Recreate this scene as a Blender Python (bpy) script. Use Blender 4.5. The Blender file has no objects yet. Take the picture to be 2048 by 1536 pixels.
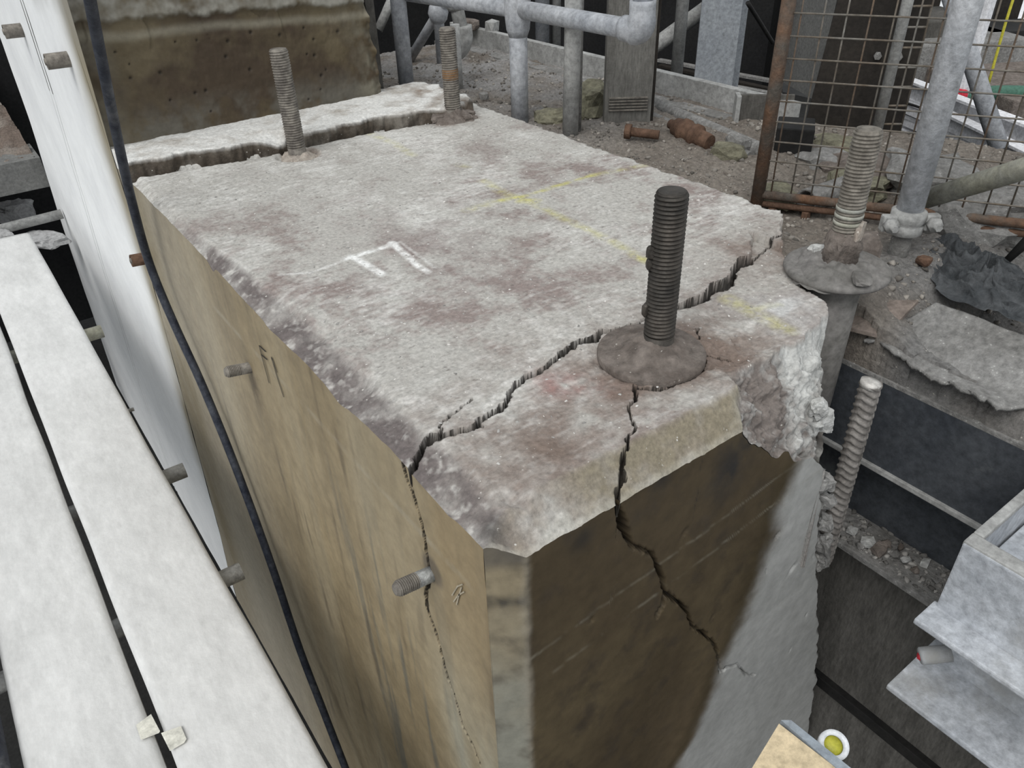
import bpy, bmesh, math, random
import numpy as np
from mathutils import Vector, Matrix
random.seed(4); RNG = np.random.default_rng(7)
SC = bpy.context.scene; COL = SC.collection

# ------------------------------------------------------------------ camera
CAMZ = .65; YAW, PITCH, ROLL, FPX = .617616, .603665, -.034193, 1539.19
_f = np.array([math.sin(YAW)*math.cos(PITCH), math.cos(YAW)*math.cos(PITCH), -math.sin(PITCH)])
_r0 = np.array([math.cos(YAW), -math.sin(YAW), 0.]); _u0 = np.cross(_r0, _f)
_r = math.cos(ROLL)*_r0+math.sin(ROLL)*_u0; _u = -math.sin(ROLL)*_r0+math.cos(ROLL)*_u0
cam = bpy.data.objects.new('camera', bpy.data.cameras.new('camera')); COL.objects.link(cam)
cam.data.sensor_width = 36; cam.data.lens = FPX/2048*36; cam.data.clip_start = .02; cam.data.clip_end = 200
cam.matrix_world = Matrix(((_r[0], _u[0], -_f[0], 0), (_r[1], _u[1], -_f[1], 0), (_r[2], _u[2], -_f[2], CAMZ), (0, 0, 0, 1)))
SC.camera = cam

# ------------------------------------------------------------------ light
W = bpy.data.worlds.new('overcast_sky'); SC.world = W; W.use_nodes = True
bg = W.node_tree.nodes['Background']; bg.inputs[0].default_value = (.93, .97, 1, 1); bg.inputs[1].default_value = .80
sd = bpy.data.lights.new('soft_daylight', 'SUN'); sd.energy = 1.75; sd.angle = math.radians(38); sd.color = (1, .985, .96)
so = bpy.data.objects.new('soft_daylight', sd); COL.objects.link(so)
so.rotation_euler = Vector((.54, .30, -.80)).to_track_quat('-Z', 'Y').to_euler()
vs = SC.view_settings; vs.view_transform = 'Standard'; vs.look = 'None'; vs.exposure = .0; vs.gamma = 1; vs.use_curve_mapping = False

# ------------------------------------------------------------------ measuring: a photo pixel on a known plane of the place
def ray(px, py): return (px-1024)/FPX*_r-(py-768)/FPX*_u+_f
def PZ(px, py, z=0.):
    d = ray(px, py); t = (z-CAMZ)/d[2]; return np.array([d[0]*t, d[1]*t, z])
def PX(px, py, x):
    d = ray(px, py); t = x/d[0]; return np.array([x, d[1]*t, CAMZ+d[2]*t])
def PY(px, py, y):
    d = ray(px, py); t = y/d[1]; return np.array([d[0]*t, y, CAMZ+d[2]*t])
def on_vertical(b, px, py):          # height on the vertical through b that the pixel row meets
    d = ray(px, py); h = math.hypot(b[0], b[1])/math.hypot(d[0], d[1]); return CAMZ+d[2]*h

# ------------------------------------------------------------------ noise
_perm = np.concatenate([RNG.permutation(256)]*3).astype(np.int64)
_g = RNG.normal(size=(256, 3)); _g /= np.linalg.norm(_g, axis=1)[:, None]
def perlin(p):
    p = np.asarray(p, float); i = np.floor(p).astype(np.int64); f = p-i; i &= 255
    w = f*f*f*(f*(f*6-15)+10); out = 0
    for dx in (0, 1):
        for dy in (0, 1):
            for dz in (0, 1):
                h = _perm[_perm[_perm[(i[:, 0]+dx) & 255]+((i[:, 1]+dy) & 255)]+((i[:, 2]+dz) & 255)]
                g = _g[h]
                d = g[:, 0]*(f[:, 0]-dx)+g[:, 1]*(f[:, 1]-dy)+g[:, 2]*(f[:, 2]-dz)
                k = (w[:, 0] if dx else 1-w[:, 0])*(w[:, 1] if dy else 1-w[:, 1])*(w[:, 2] if dz else 1-w[:, 2])
                out = out+k*d
    return out*1.6
def fbm(p, fr, octs=3, gain=.5, off=0.):
    a = 1; s = 0; p = np.asarray(p, float)
    for o in range(octs): s = s+a*perlin(p*fr+off+17.3*o); fr *= 2.03; a *= gain
    return s
def sst(a, b, x):
    t = np.clip((x-a)/(b-a), 0, 1); return t*t*(3-2*t)
def seg_dist(P2, pts, wid=None):
    """distance of 2-D points to a polyline; with widths, distance divided by the local half width"""
    pts = np.asarray(pts, float); best = np.full(len(P2), 1e9)
    lo = pts.min(0)-.08; hi = pts.max(0)+.08
    idx = np.where(((P2 > lo) & (P2 < hi)).all(1))[0]; Q = P2[idx]; b = np.full(len(Q), 1e9)
    for k in range(len(pts)-1):
        a = pts[k]; d = pts[k+1]-a; L = d@d+1e-12
        t = np.clip(((Q-a)@d)/L, 0, 1); dd = np.linalg.norm(Q-a-t[:, None]*d, axis=1)
        if wid is not None: dd = dd/(wid[k]+(wid[k+1]-wid[k])*t)
        b = np.minimum(b, dd)
    best[idx] = b; return best
def inside(P2, poly):
    poly = np.asarray(poly, float); x, y = P2[:, 0], P2[:, 1]; r = np.zeros(len(P2), bool); j = len(poly)-1
    for i in range(len(poly)):
        xi, yi = poly[i]; xj, yj = poly[j]
        c = ((yi > y) != (yj > y)) & (x < (xj-xi)*(y-yi)/(yj-yi+1e-15)+xi); r ^= c; j = i
    return r

# ------------------------------------------------------------------ materials
MATS = {}
def mat(name, c1, c2=None, scale=6., rough=.85, bump=.15, bscale=90., metal=0., attr=False, speck=None, speck_amt=.0, stretch=None, var=.35, fine=60., dust=None, dust_amt=.0):
    if name in MATS: return MATS[name]
    m = bpy.data.materials.new(name); m.use_nodes = True; nt = m.node_tree; N = nt.nodes; L = nt.links
    b = N['Principled BSDF']; b.inputs['Roughness'].default_value = rough; b.inputs['Metallic'].default_value = metal
    if 'Specular IOR Level' in b.inputs: b.inputs['Specular IOR Level'].default_value = .25
    tc = N.new('ShaderNodeTexCoord'); vec = tc.outputs['Object']
    if stretch:
        mp = N.new('ShaderNodeMapping'); mp.inputs['Scale'].default_value = stretch; L.new(vec, mp.inputs[0]); svec = mp.outputs[0]
    else: svec = vec
    def noise(sc, det=6, r=.6, v=svec):
        n = N.new('ShaderNodeTexNoise'); n.inputs['Scale'].default_value = sc; n.inputs['Detail'].default_value = det; n.inputs['Roughness'].default_value = r
        L.new(v, n.inputs['Vector']); return n.outputs[0]
    def rng(s, a, bb, c, d):
        n = N.new('ShaderNodeMapRange'); n.inputs[1].default_value = a; n.inputs[2].default_value = bb; n.inputs[3].default_value = c; n.inputs[4].default_value = d
        L.new(s, n.inputs[0]); return n.outputs[0]
    def mix(fac, a, bb, mode='MIX'):
        n = N.new('ShaderNodeMix'); n.data_type = 'RGBA'; n.blend_type = mode
        for s, v in ((n.inputs[0], fac), (n.inputs[6], a), (n.inputs[7], bb)):
            if isinstance(v, (int, float)): s.default_value = v
            elif isinstance(v, tuple): s.default_value = (*v, 1)
            else: L.new(v, s)
        return n.outputs[2]
    if attr:
        a = N.new('ShaderNodeAttribute'); a.attribute_name = 'Col'; col = a.outputs['Color']
    else:
        col = mix(rng(noise(scale), .35, .65, 0, 1), tuple(c1), tuple(c2 or c1))
    v = rng(noise(fine, 8, .7), .3, .7, 1-var, 1+var)
    cv = N.new('ShaderNodeCombineColor'); [L.new(v, cv.inputs[k]) for k in range(3)]
    col = mix(1., col, cv.outputs[0], 'MULTIPLY')
    if dust:
        col = mix(rng(noise(3.1, 8, .65, vec), .62-dust_amt*.3, .75-dust_amt*.3, 0, 1), col, tuple(dust))
    if speck:
        vo = N.new('ShaderNodeTexVoronoi'); vo.inputs['Scale'].default_value = 150; L.new(vec, vo.inputs['Vector'])
        s1 = rng(vo.outputs['Distance'], .16, .30, 1, 0)
        sel = rng(noise(70, 3, .5, vec), .66-speck_amt*.2, .70-speck_amt*.2, 0, 1)
        mu = N.new('ShaderNodeMath'); mu.operation = 'MULTIPLY'; L.new(s1, mu.inputs[0]); L.new(sel, mu.inputs[1])
        col = mix(mu.outputs[0], col, tuple(speck))
    L.new(col, b.inputs['Base Color'])
    if bump:
        bp = N.new('ShaderNodeBump'); bp.inputs['Strength'].default_value = bump; bp.inputs['Distance'].default_value = .01
        L.new(noise(bscale, 8, .65, vec), bp.inputs['Height']); L.new(bp.outputs[0], b.inputs['Normal'])
    MATS[name] = m; return m
M_block = mat('cracked concrete', (1, 1, 1), attr=True, rough=.92, bump=.35, bscale=160, fine=120, var=.30, speck=(.60, .58, .54), speck_amt=.12)
M_face = mat('smooth stained concrete', (1, 1, 1), attr=True, rough=.62, bump=.06, bscale=40, fine=40, var=.16)
M_bolt = mat('dark oily steel', (.045, .042, .038), (.085, .075, .065), 20, .5, .2, 200, .55)
M_bolt2 = mat('dusty dull steel', (.15, .135, .12), (.25, .23, .20), 30, .7, .25, 200, .25)
M_bolt4 = mat('dusty bolt steel with traces of paint', (.15, .135, .115), (.24, .22, .19), 30, .6, .25, 200, .3)
M_rustring = mat('orange rust', (.27, .15, .07), (.20, .13, .08), 60, .9, .3, 150)
M_grout = mat('dirty grout', (.13, .108, .094), (.22, .19, .168), 25, .95, .7, 90, speck=(.45, .42, .38), speck_amt=.1)
M_groutlight = mat('pale grout', (.45, .41, .36), (.33, .28, .24), 25, .95, .6, 90, speck=(.6, .56, .5), speck_amt=.35)
M_sleeve = mat('dusty steel sleeve', (.13, .125, .115), (.21, .20, .19), 12, .75, .2, 80, .1)
M_plank = mat('dusty bleached timber', (.60, .60, .59), (.70, .70, .69), 5., .9, .2, 60, stretch=(3, 1., 1), fine=25, var=.10)
M_galv = mat('dusty galvanised tube', (.30, .315, .34), (.43, .44, .46), 9, .7, .25, 120, .1)
M_galvlight = mat('pale dusty tube', (.44, .455, .48), (.56, .57, .59), 9, .75, .25, 120, .05)
M_galv2 = mat('worn grey tube', (.28, .28, .27), (.40, .40, .39), 9, .75, .25, 120, .05)
M_ydust = mat('yellow stained tube', (.33, .33, .30), (.37, .36, .28), 9, .75, .25, 120, .05)
M_blacksteel = mat('blue black steel', (.050, .056, .066), (.085, .092, .102), 6, .6, .15, 120, .2, dust=(.22, .23, .23), dust_amt=.15)
M_darkconc = mat('dark damp concrete', (.075, .071, .064), (.12, .114, .104), 8, .9, .4, 45, stretch=(1, 3, .6))
M_beam = mat('pale dusty steel', (.36, .38, .41), (.50, .52, .55), 7, .8, .25, 90, dust=(.3, .3, .29), dust_amt=.1)
M_ground = mat('rubble and dust', (1, 1, 1), attr=True, rough=.95, bump=.9, bscale=110, fine=90, var=.42, speck=(.5, .47, .42), speck_amt=.25)
M_plate = mat('dusty steel plate', (.19, .185, .175), (.30, .295, .285), 7, .95, .7, 90, speck=(.5, .5, .48), speck_amt=.35, fine=70, var=.4)
M_rusty = mat('rusted iron', (.10, .06, .042), (.15, .09, .06), 25, .9, .5, 120)
M_rustframe = mat('rusting frame', (.16, .09, .055), (.10, .088, .075), 14, .8, .4, 120)
M_wire = mat('weathered wire', (.22, .21, .19), (.15, .12, .09), 14, .7, .2, 200, .2)
M_wire2 = mat('fence frame paint', (.14, .12, .10), (.19, .13, .09), 14, .7, .2, 200, .2)
M_darkcol = mat('dark brown painted steel', (.020, .017, .015), (.034, .029, .024), 6, .7, .15, 60)
M_black = mat('black iron', (.01, .01, .01), (.018, .017, .016), 6, .7)
M_post = mat('pale grey steel post', (.27, .29, .315), (.31, .33, .35), 5, .7, .1)
M_board = mat('grey weathered board', (.13, .125, .115), (.19, .185, .17), 5, .9, .3, 60, stretch=(3, 3, .6))
M_white = mat('white sheet metal', (.75, .75, .77), (.66, .66, .68), 3, .6, .02)
M_lightwall = mat('white limewashed concrete', (1, 1, 1), attr=True, rough=.8, bump=.03, bscale=40, fine=20, var=.05)
M_cloth = mat('charcoal cloth', (.045, .05, .054), (.10, .105, .11), 18, .95, .5, 160)
M_green = mat('green hose', (.05, .13, .09), (.07, .16, .12), 8, .6)
M_yellow = mat('yellow cable', (.55, .5, .06), None, 8, .6)
M_cable = mat('dark blue black cable', (.018, .022, .035), (.045, .05, .062), 30, .45, .3, 200, dust=(.2, .2, .2), dust_amt=.08)
M_rebar = mat('cut reinforcing steel', (.20, .185, .17), (.32, .30, .28), 40, .75, .4, 160, .2)
M_rebarcut = mat('fresh cut steel', (.50, .48, .45), (.6, .58, .55), 30, .5, .2, 160, .2)
M_wood = mat('cream worn wood', (.60, .49, .32), (.66, .54, .36), 6, .7, .1, dust=(.42, .28, .24), dust_amt=.05)
M_bluesteel = mat('grey blue metal edge', (.26, .30, .34), (.32, .35, .38), 10, .6)
M_ring = mat('white plastic', (.7, .72, .74), None, 6, .5)
M_vial = mat('yellow green liquid', (.36, .36, .04), (.42, .40, .05), 20, .3)
M_red = mat('red paint', (.6, .04, .06), None, 10, .7)
M_pencil = mat('pencil line', (.05, .045, .04), None, 10, .8)
M_chalk = mat('chalk scribble', (.42, .37, .28), None, 10, .9)
M_darkwall = mat('shade painted wall', (.012, .012, .013), (.02, .02, .02), 2, .95)  # near-black base colour stands in for the unlit background
M_pitfloor = mat('shade painted ground', (.014, .014, .014), (.028, .028, .027), 2, .95, .4, 30)  # near-black colour imitates shade under the boards and at the back
M_yard = mat('pale yard concrete', (.62, .62, .64), (.75, .75, .77), 2, .9, .1)
M_paper = mat('grimy paper', (.33, .33, .33), (.42, .42, .42), 8, .9, .2)
M_moss = mat('greenish lagging', (.16, .15, .11), (.25, .24, .17), 40, .95, .8, 90)
M_zinc = mat('bright scraped steel', (.42, .43, .42), (.25, .25, .24), 90, .45, .3, 200, .5)
M_crumb = mat('crumbled concrete', (1, 1, 1), attr=True, rough=.95, bump=.2, bscale=200, var=.2)
M_stone = mat('broken concrete', (.40, .40, .39), (.55, .55, .53), 30, .95, .6, 120)

# ------------------------------------------------------------------ object helpers
def tag(o, label=None, cat=None, group=None, kind=None):
    if label: o['label'] = label
    if cat: o['category'] = cat
    if group: o['group'] = group
    if kind: o['kind'] = kind
    return o
def thing(name, loc, label, cat, group=None, kind=None):
    e = bpy.data.objects.new(name, None); COL.objects.link(e); e.location = Vector(tuple(map(float, loc))); e.empty_display_size = .05
    return tag(e, label, cat, group, kind)
def link(name, me, m=None, parent=None, smooth=False):
    if m is not None and not me.materials: me.materials.append(m)
    o = bpy.data.objects.new(name, me); COL.objects.link(o)
    if parent is not None:
        o.parent = parent
        loc = Vector(parent.location)
        if parent.parent is not None: loc = Vector(parent.location)  # part meshes stay in world coordinates
        o.matrix_parent_inverse = Matrix.Translation(-loc)
    if smooth:
        me.polygons.foreach_set('use_smooth', np.ones(len(me.polygons), bool))
    return o
def npmesh(name, V, F, m, parent=None, col=None, smooth=True):
    me = bpy.data.meshes.new(name); V = np.ascontiguousarray(V, np.float32); F = np.ascontiguousarray(F, np.int32)
    me.vertices.add(len(V)); me.vertices.foreach_set('co', V.ravel())
    me.loops.add(F.size); me.loops.foreach_set('vertex_index', F.ravel())
    me.polygons.add(len(F)); me.polygons.foreach_set('loop_start', np.arange(0, F.size, F.shape[1], dtype=np.int32))
    if col is not None:
        a = me.color_attributes.new('Col', 'FLOAT_COLOR', 'POINT')
        a.data.foreach_set('color', np.c_[np.clip(col, 0, 1), np.ones(len(V))].astype(np.float32).ravel())
    me.update(calc_edges=True); me.validate()
    return link(name, me, m, parent, smooth)
def bmobj(name, bm, m, parent=None, smooth=False):
    bmesh.ops.recalc_face_normals(bm, faces=bm.faces)
    me = bpy.data.meshes.new(name); bm.to_mesh(me); bm.free(); return link(name, me, m, parent, smooth)
def gridfaces(nu, nv):
    i = np.arange(nu*nv).reshape(nu, nv); return np.stack([i[:-1, :-1], i[1:, :-1], i[1:, 1:], i[:-1, 1:]], -1).reshape(-1, 4)
def add_box(bm, c, s, rot=None, bev=0.):
    r = bmesh.ops.create_cube(bm, size=1); vs_ = r['verts']
    M = Matrix.Translation(Vector(tuple(map(float, c)))) @ (rot.to_4x4() if rot else Matrix.Identity(4)) @ Matrix.Diagonal((*map(float, s), 1))
    bmesh.ops.transform(bm, matrix=M, verts=vs_)
    if bev:
        es = list({e for v in vs_ for e in v.link_edges}); bmesh.ops.bevel(bm, geom=es, offset=bev, segments=2, affect='EDGES', profile=.6)
def box(name, c, s, m, parent=None, rot=None, bev=.002):
    bm = bmesh.new(); add_box(bm, c, s, rot, bev); return bmobj(name, bm, m, parent)
def rotz(a): return Matrix.Rotation(a, 3, 'Z')
def frame(d):
    d = Vector(tuple(map(float, d))).normalized(); a = Vector((0, 0, 1)) if abs(d.z) < .95 else Vector((1, 0, 0))
    u = d.cross(a).normalized(); return d, u, d.cross(u)
def tube_pts(pts, rad, n=14, cap=True):
    pts = [Vector(tuple(map(float, p))) for p in pts]; rad = [rad]*len(pts) if isinstance(rad, (int, float)) else rad
    V = []; F = []; u0 = None
    for i, p in enumerate(pts):
        t = (pts[min(i+1, len(pts)-1)]-pts[max(i-1, 0)]).normalized()
        if u0 is None: _, u, v = frame(t)
        else:
            u = (u0-t*u0.dot(t)).normalized(); v = t.cross(u)
        u0 = u
        for k in range(n):
            a = 2*math.pi*k/n; V.append(p+(u*math.cos(a)+v*math.sin(a))*rad[i])
    for i in range(len(pts)-1):
        for k in range(n): F.append((i*n+k, i*n+(k+1) % n, (i+1)*n+(k+1) % n, (i+1)*n+k))
    if cap: F.append(tuple(range(n))[::-1]); F.append(tuple((len(pts)-1)*n+k for k in range(n)))
    return V, F
def tube(name, pts, rad, m, parent=None, n=14, cap=True):
    V, F = tube_pts(pts, rad, n, cap); me = bpy.data.meshes.new(name); me.from_pydata([tuple(v) for v in V], [], F); me.update()
    o = link(name, me, m, parent)
    for p in me.polygons: p.use_smooth = len(p.vertices) == 4
    return o
def curve_pts(pts, n=8):
    P = [np.asarray(p, float) for p in pts]; P = [2*P[0]-P[1]]+P+[2*P[-1]-P[-2]]; out = []
    for i in range(1, len(P)-2):
        for k in range(n):
            t = k/n; out.append(.5*((2*P[i])+(-P[i-1]+P[i+1])*t+(2*P[i-1]-5*P[i]+4*P[i+1]-P[i+2])*t*t+(-P[i-1]+3*P[i]-3*P[i+1]+P[i+2])*t**3))
    out.append(P[-2]); return out
def lathe(name, base, axis, prof, m, parent=None, n=40, jit=0., cap=True):
    """prof: list of (radius, height along axis)"""
    d, u, v = frame(axis); b = Vector(tuple(map(float, base))); V = []; F = []
    for r, h in prof:
        for k in range(n):
            a = 2*math.pi*k/n; rr = r*(1+jit*random.uniform(-1, 1)); V.append(tuple(b+d*(h+jit*.3*r*random.uniform(-1, 1))+(u*math.cos(a)+v*math.sin(a))*rr))
    for i in range(len(prof)-1):
        for k in range(n): F.append((i*n+k, i*n+(k+1) % n, (i+1)*n+(k+1) % n, (i+1)*n+k))
    if cap: F.append(tuple(range(n))[::-1]); F.append(tuple((len(prof)-1)*n+k for k in range(n)))
    me = bpy.data.meshes.new(name); me.from_pydata(V, [], F); me.update(); o = link(name, me, m, parent)
    for p in me.polygons: p.use_smooth = len(p.vertices) == 4
    return o
def threaded(name, base, axis, L, r, pitch, m, parent=None, depth=.0022, n=32, dome=True):
    """a real helical thread from base over length L, chamfered end"""
    d, u, v = [np.array(q) for q in frame(axis)]; b = np.asarray(base, float)
    h = np.arange(0, L, pitch/7); th = np.arange(n+1)*2*math.pi/n
    H, T = np.meshgrid(h, th, indexing='ij'); ph = (H/pitch-T/(2*math.pi)) % 1
    R = r-depth*np.abs(2*ph-1)**1.3*1.6
    end = np.clip((H-(L-.006))/.006, 0, 1); R = np.minimum(R, r-.004*end)
    V = b+d*H[..., None]+R[..., None]*(u*np.cos(T)[..., None]+v*np.sin(T)[..., None])
    V = V.reshape(-1, 3); F = gridfaces(len(h), n+1)
    o = npmesh(name, V, F, m, parent, smooth=True)
    rt = float(R[-1].mean())
    lathe('end_face', b+d*h[-1], axis, [(rt, -.0005), (rt*.97, .0006), (rt*.5, .0012), (.0005, .0014)], m, o, 24)
    return o
def chunk(name, c, s, m, parent=None, seed=0, sub=2, rough=.25, label=None, cat=None, group=None, rz=None):
    bm = bmesh.new(); bmesh.ops.create_icosphere(bm, subdivisions=sub, radius=.5); rg = np.random.default_rng(seed)
    P = np.array([v.co[:] for v in bm.verts]); P = np.sign(P)*np.abs(P*2)**.6/2
    P = P*(1+rough*fbm(P, 1.7, 3, .6, seed*7.7)[:, None]); a = rg.uniform(0, 6.28) if rz is None else rz; R = np.array(rotz(a))
    P = (P*np.asarray(s))@R.T+np.asarray(c)
    for v, q in zip(bm.verts, P): v.co = q
    o = bmobj(name, bm, m, parent)
    if label: tag(o, label, cat, group)
    return o
def crumbs(name, C, S, cols, label, cat, parent=None):
    """many small angular flakes joined to one mesh"""
    n = len(C); base = np.array([[-.5, -.4, 0], [.5, -.45, 0], [.4, .5, 0], [-.45, .4, 0], [-.28, -.2, 1], [.3, -.25, .8], [.2, .3, 1], [-.3, .22, .9]])
    B = base[None]+RNG.uniform(-.2, .2, (n, 8, 3))*[1, 1, .4]
    a = RNG.uniform(0, 6.28, n); ca, sa = np.cos(a)[:, None], np.sin(a)[:, None]
    B = B*S[:, None, :]; X = B[..., 0]*ca-B[..., 1]*sa; Y = B[..., 0]*sa+B[..., 1]*ca
    V = (np.stack([X, Y, B[..., 2]], -1)+C[:, None, :]).reshape(-1, 3)
    f = np.array([[0, 3, 2, 1], [4, 5, 6, 7], [0, 1, 5, 4], [1, 2, 6, 5], [2, 3, 7, 6], [3, 0, 4, 7]])
    F = (f[None]+8*np.arange(n)[:, None, None]).reshape(-1, 4)
    o = npmesh(name, V, F, M_crumb, parent, np.repeat(cols, 8, 0), smooth=False)
    return tag(o, label, cat, None, 'stuff')

# ================================================================== THE CRACKED BLOCK
XL, YF, CH, CW = .338, .52, .045, .044
def pix(l, z=0.): return np.array([PZ(a, b, z)[:2] for a, b in l])
MAIN = [(800, 936), (812, 926), (822, 915), (845, 882), (862, 868), (880, 872), (905, 866), (935, 855), (955, 850), (962, 838), (985, 825), (1000, 812), (1015, 805), (1022, 785), (1035, 767), (1045, 755), (1085, 738), (1105, 722), (1120, 705), (1150, 688), (1170, 680), (1190, 674), (1205, 662), (1240, 655), (1270, 646), (1300, 632), (1350, 612), (1395, 592), (1420, 578), (1428, 565), (1450, 560), (1465, 552), (1468, 535), (1480, 517), (1500, 512)]
MAINW = np.array([9, 8, 7, 8, 9, 7, 6, 6, 7, 6, 6, 6, 5, 5, 5, 5, 5, 5, 5, 6, 8, 9, 5, 2.5, 2, 2, 3, 4, 4, 5, 6, 6, 5, 5, 6.])
BR = [(878, 868), (885, 845), (900, 832), (925, 815), (945, 800)]
SEC = [(1272, 766), (1271, 780), (1270, 795), (1258, 810), (1262, 830), (1272, 850), (1258, 870), (1250, 890), (1248, 915), (1240, 935), (1238, 960), (1240, 985), (1240, 1005)]
RINGC = [(1272, 770), (1305, 773), (1350, 762), (1385, 748), (1406, 730), (1408, 702)]
EXT = [(1500, 512), (1520, 495), (1545, 477), (1562, 470)]
SM1 = [(1395, 645), (1400, 668), (1385, 672)]; SM2 = [(1395, 694), (1430, 698), (1465, 698)]
def mw(pxw, poly):   # pixel half widths to metres (at the crack's own distance)
    return np.array([w*np.linalg.norm(PZ(*p)-[0, 0, CAMZ])/FPX for w, p in zip(pxw, poly)])
TOPCR = [(pix(MAIN), mw(MAINW*.74, MAIN), .026), (pix(BR), mw([2]*5, BR), .012), (pix(SEC), mw([5, 4, 3, 2.5, 2.5, 3, 3, 3, 4, 3, 5, 5, 5], SEC), .022),
         (pix(RINGC), mw([4, 4, 4, 4, 4, 3], RINGC), .02), (pix(EXT), mw([3, 1.5, 1.5, 3], EXT), .014), (pix(SM1), mw([1.5]*3, SM1), .012), (pix(SM2), mw([2]*3, SM2), .012)]
FRONTCR = [(1239, 1000), (1238, 1020), (1246, 1046), (1255, 1070), (1262, 1090), (1285, 1100), (1305, 1108), (1310, 1125), (1325, 1155), (1330, 1190), (1345, 1195), (1375, 1225), (1385, 1255), (1410, 1268), (1430, 1290), (1438, 1320), (1440, 1345), (1455, 1335), (1475, 1330), (1490, 1347), (1510, 1350)]
FRW = [6, 7, 10, 6, 4, 3, 3, 4, 5, 4, 3, 3, 3, 3, 3, 2, 1.5, 1.2, 1.5, 1.5, 1]
FRB = [(1330, 1190), (1325, 1210), (1312, 1232)]; FRH = [(1400, 880), (1403, 920), (1398, 975), (1385, 1040), (1365, 1085)]
LEFTCR = [(806, 930), (815, 965), (830, 1000), (842, 1040), (850, 1080), (857, 1125), (862, 1150), (852, 1185), (855, 1220), (870, 1260), (882, 1300), (895, 1355), (905, 1378), (915, 1410), (925, 1450), (945, 1490), (962, 1530)]
LW = [6, 4.5, 4.5, 4.5, 4, 4, 5, 5, 4.5, 4, 3.5, 3, 1.6, 2.5, 2.2, 2, 1.6]
SLABX = [.30, .363, .409, .643, .841, .997, 1.146, 1.212, 1.317, 1.40]; SLABY = [2.15, 2.131, 2.117, 2.072, 2.062, 2.064, 2.033, 1.99, 2.02, 2.06]
RIGHT = np.array([(0, 2.4), (1.38, 2.4), (1.383, .93), (1.35, .895), (1.28, .858), (1.21, .775), (1.16, .71), (1.145, .65), (1.10, .602), (1.062, .578), (1.05, .54), (1.045, .45), (0, .45)])
B1, B3, B2, B4 = (.78, .70), (.742, 2.0), (1.239, 2.0), (1.25, .70)
FRAGPOLY = np.concatenate([pix(MAIN), [(1.25, .9), (1.3, .3), (.2, .3), (.2, .8)]])
def YMIN(x): return YF+.6*np.maximum(0, XL+CW-x)
def crack_depth(P2, cracks, jit=None):
    P3 = np.c_[P2, np.zeros(len(P2))]
    q = P2+np.c_[.0045*fbm(P3, 45, 3, .6, 3.1), .0045*fbm(P3, 45, 3, .6, 9.4)]
    d = np.zeros(len(P2)); km = np.full(len(P2), 9.)
    for pts, w, dep in cracks:
        k = seg_dist(q, pts, w); km = np.minimum(km, k+(w.max()*0)); d = np.maximum(d, dep*np.clip((1.08-k)/.22, 0, 1))
    crack_depth.k = km
    return d
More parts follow.
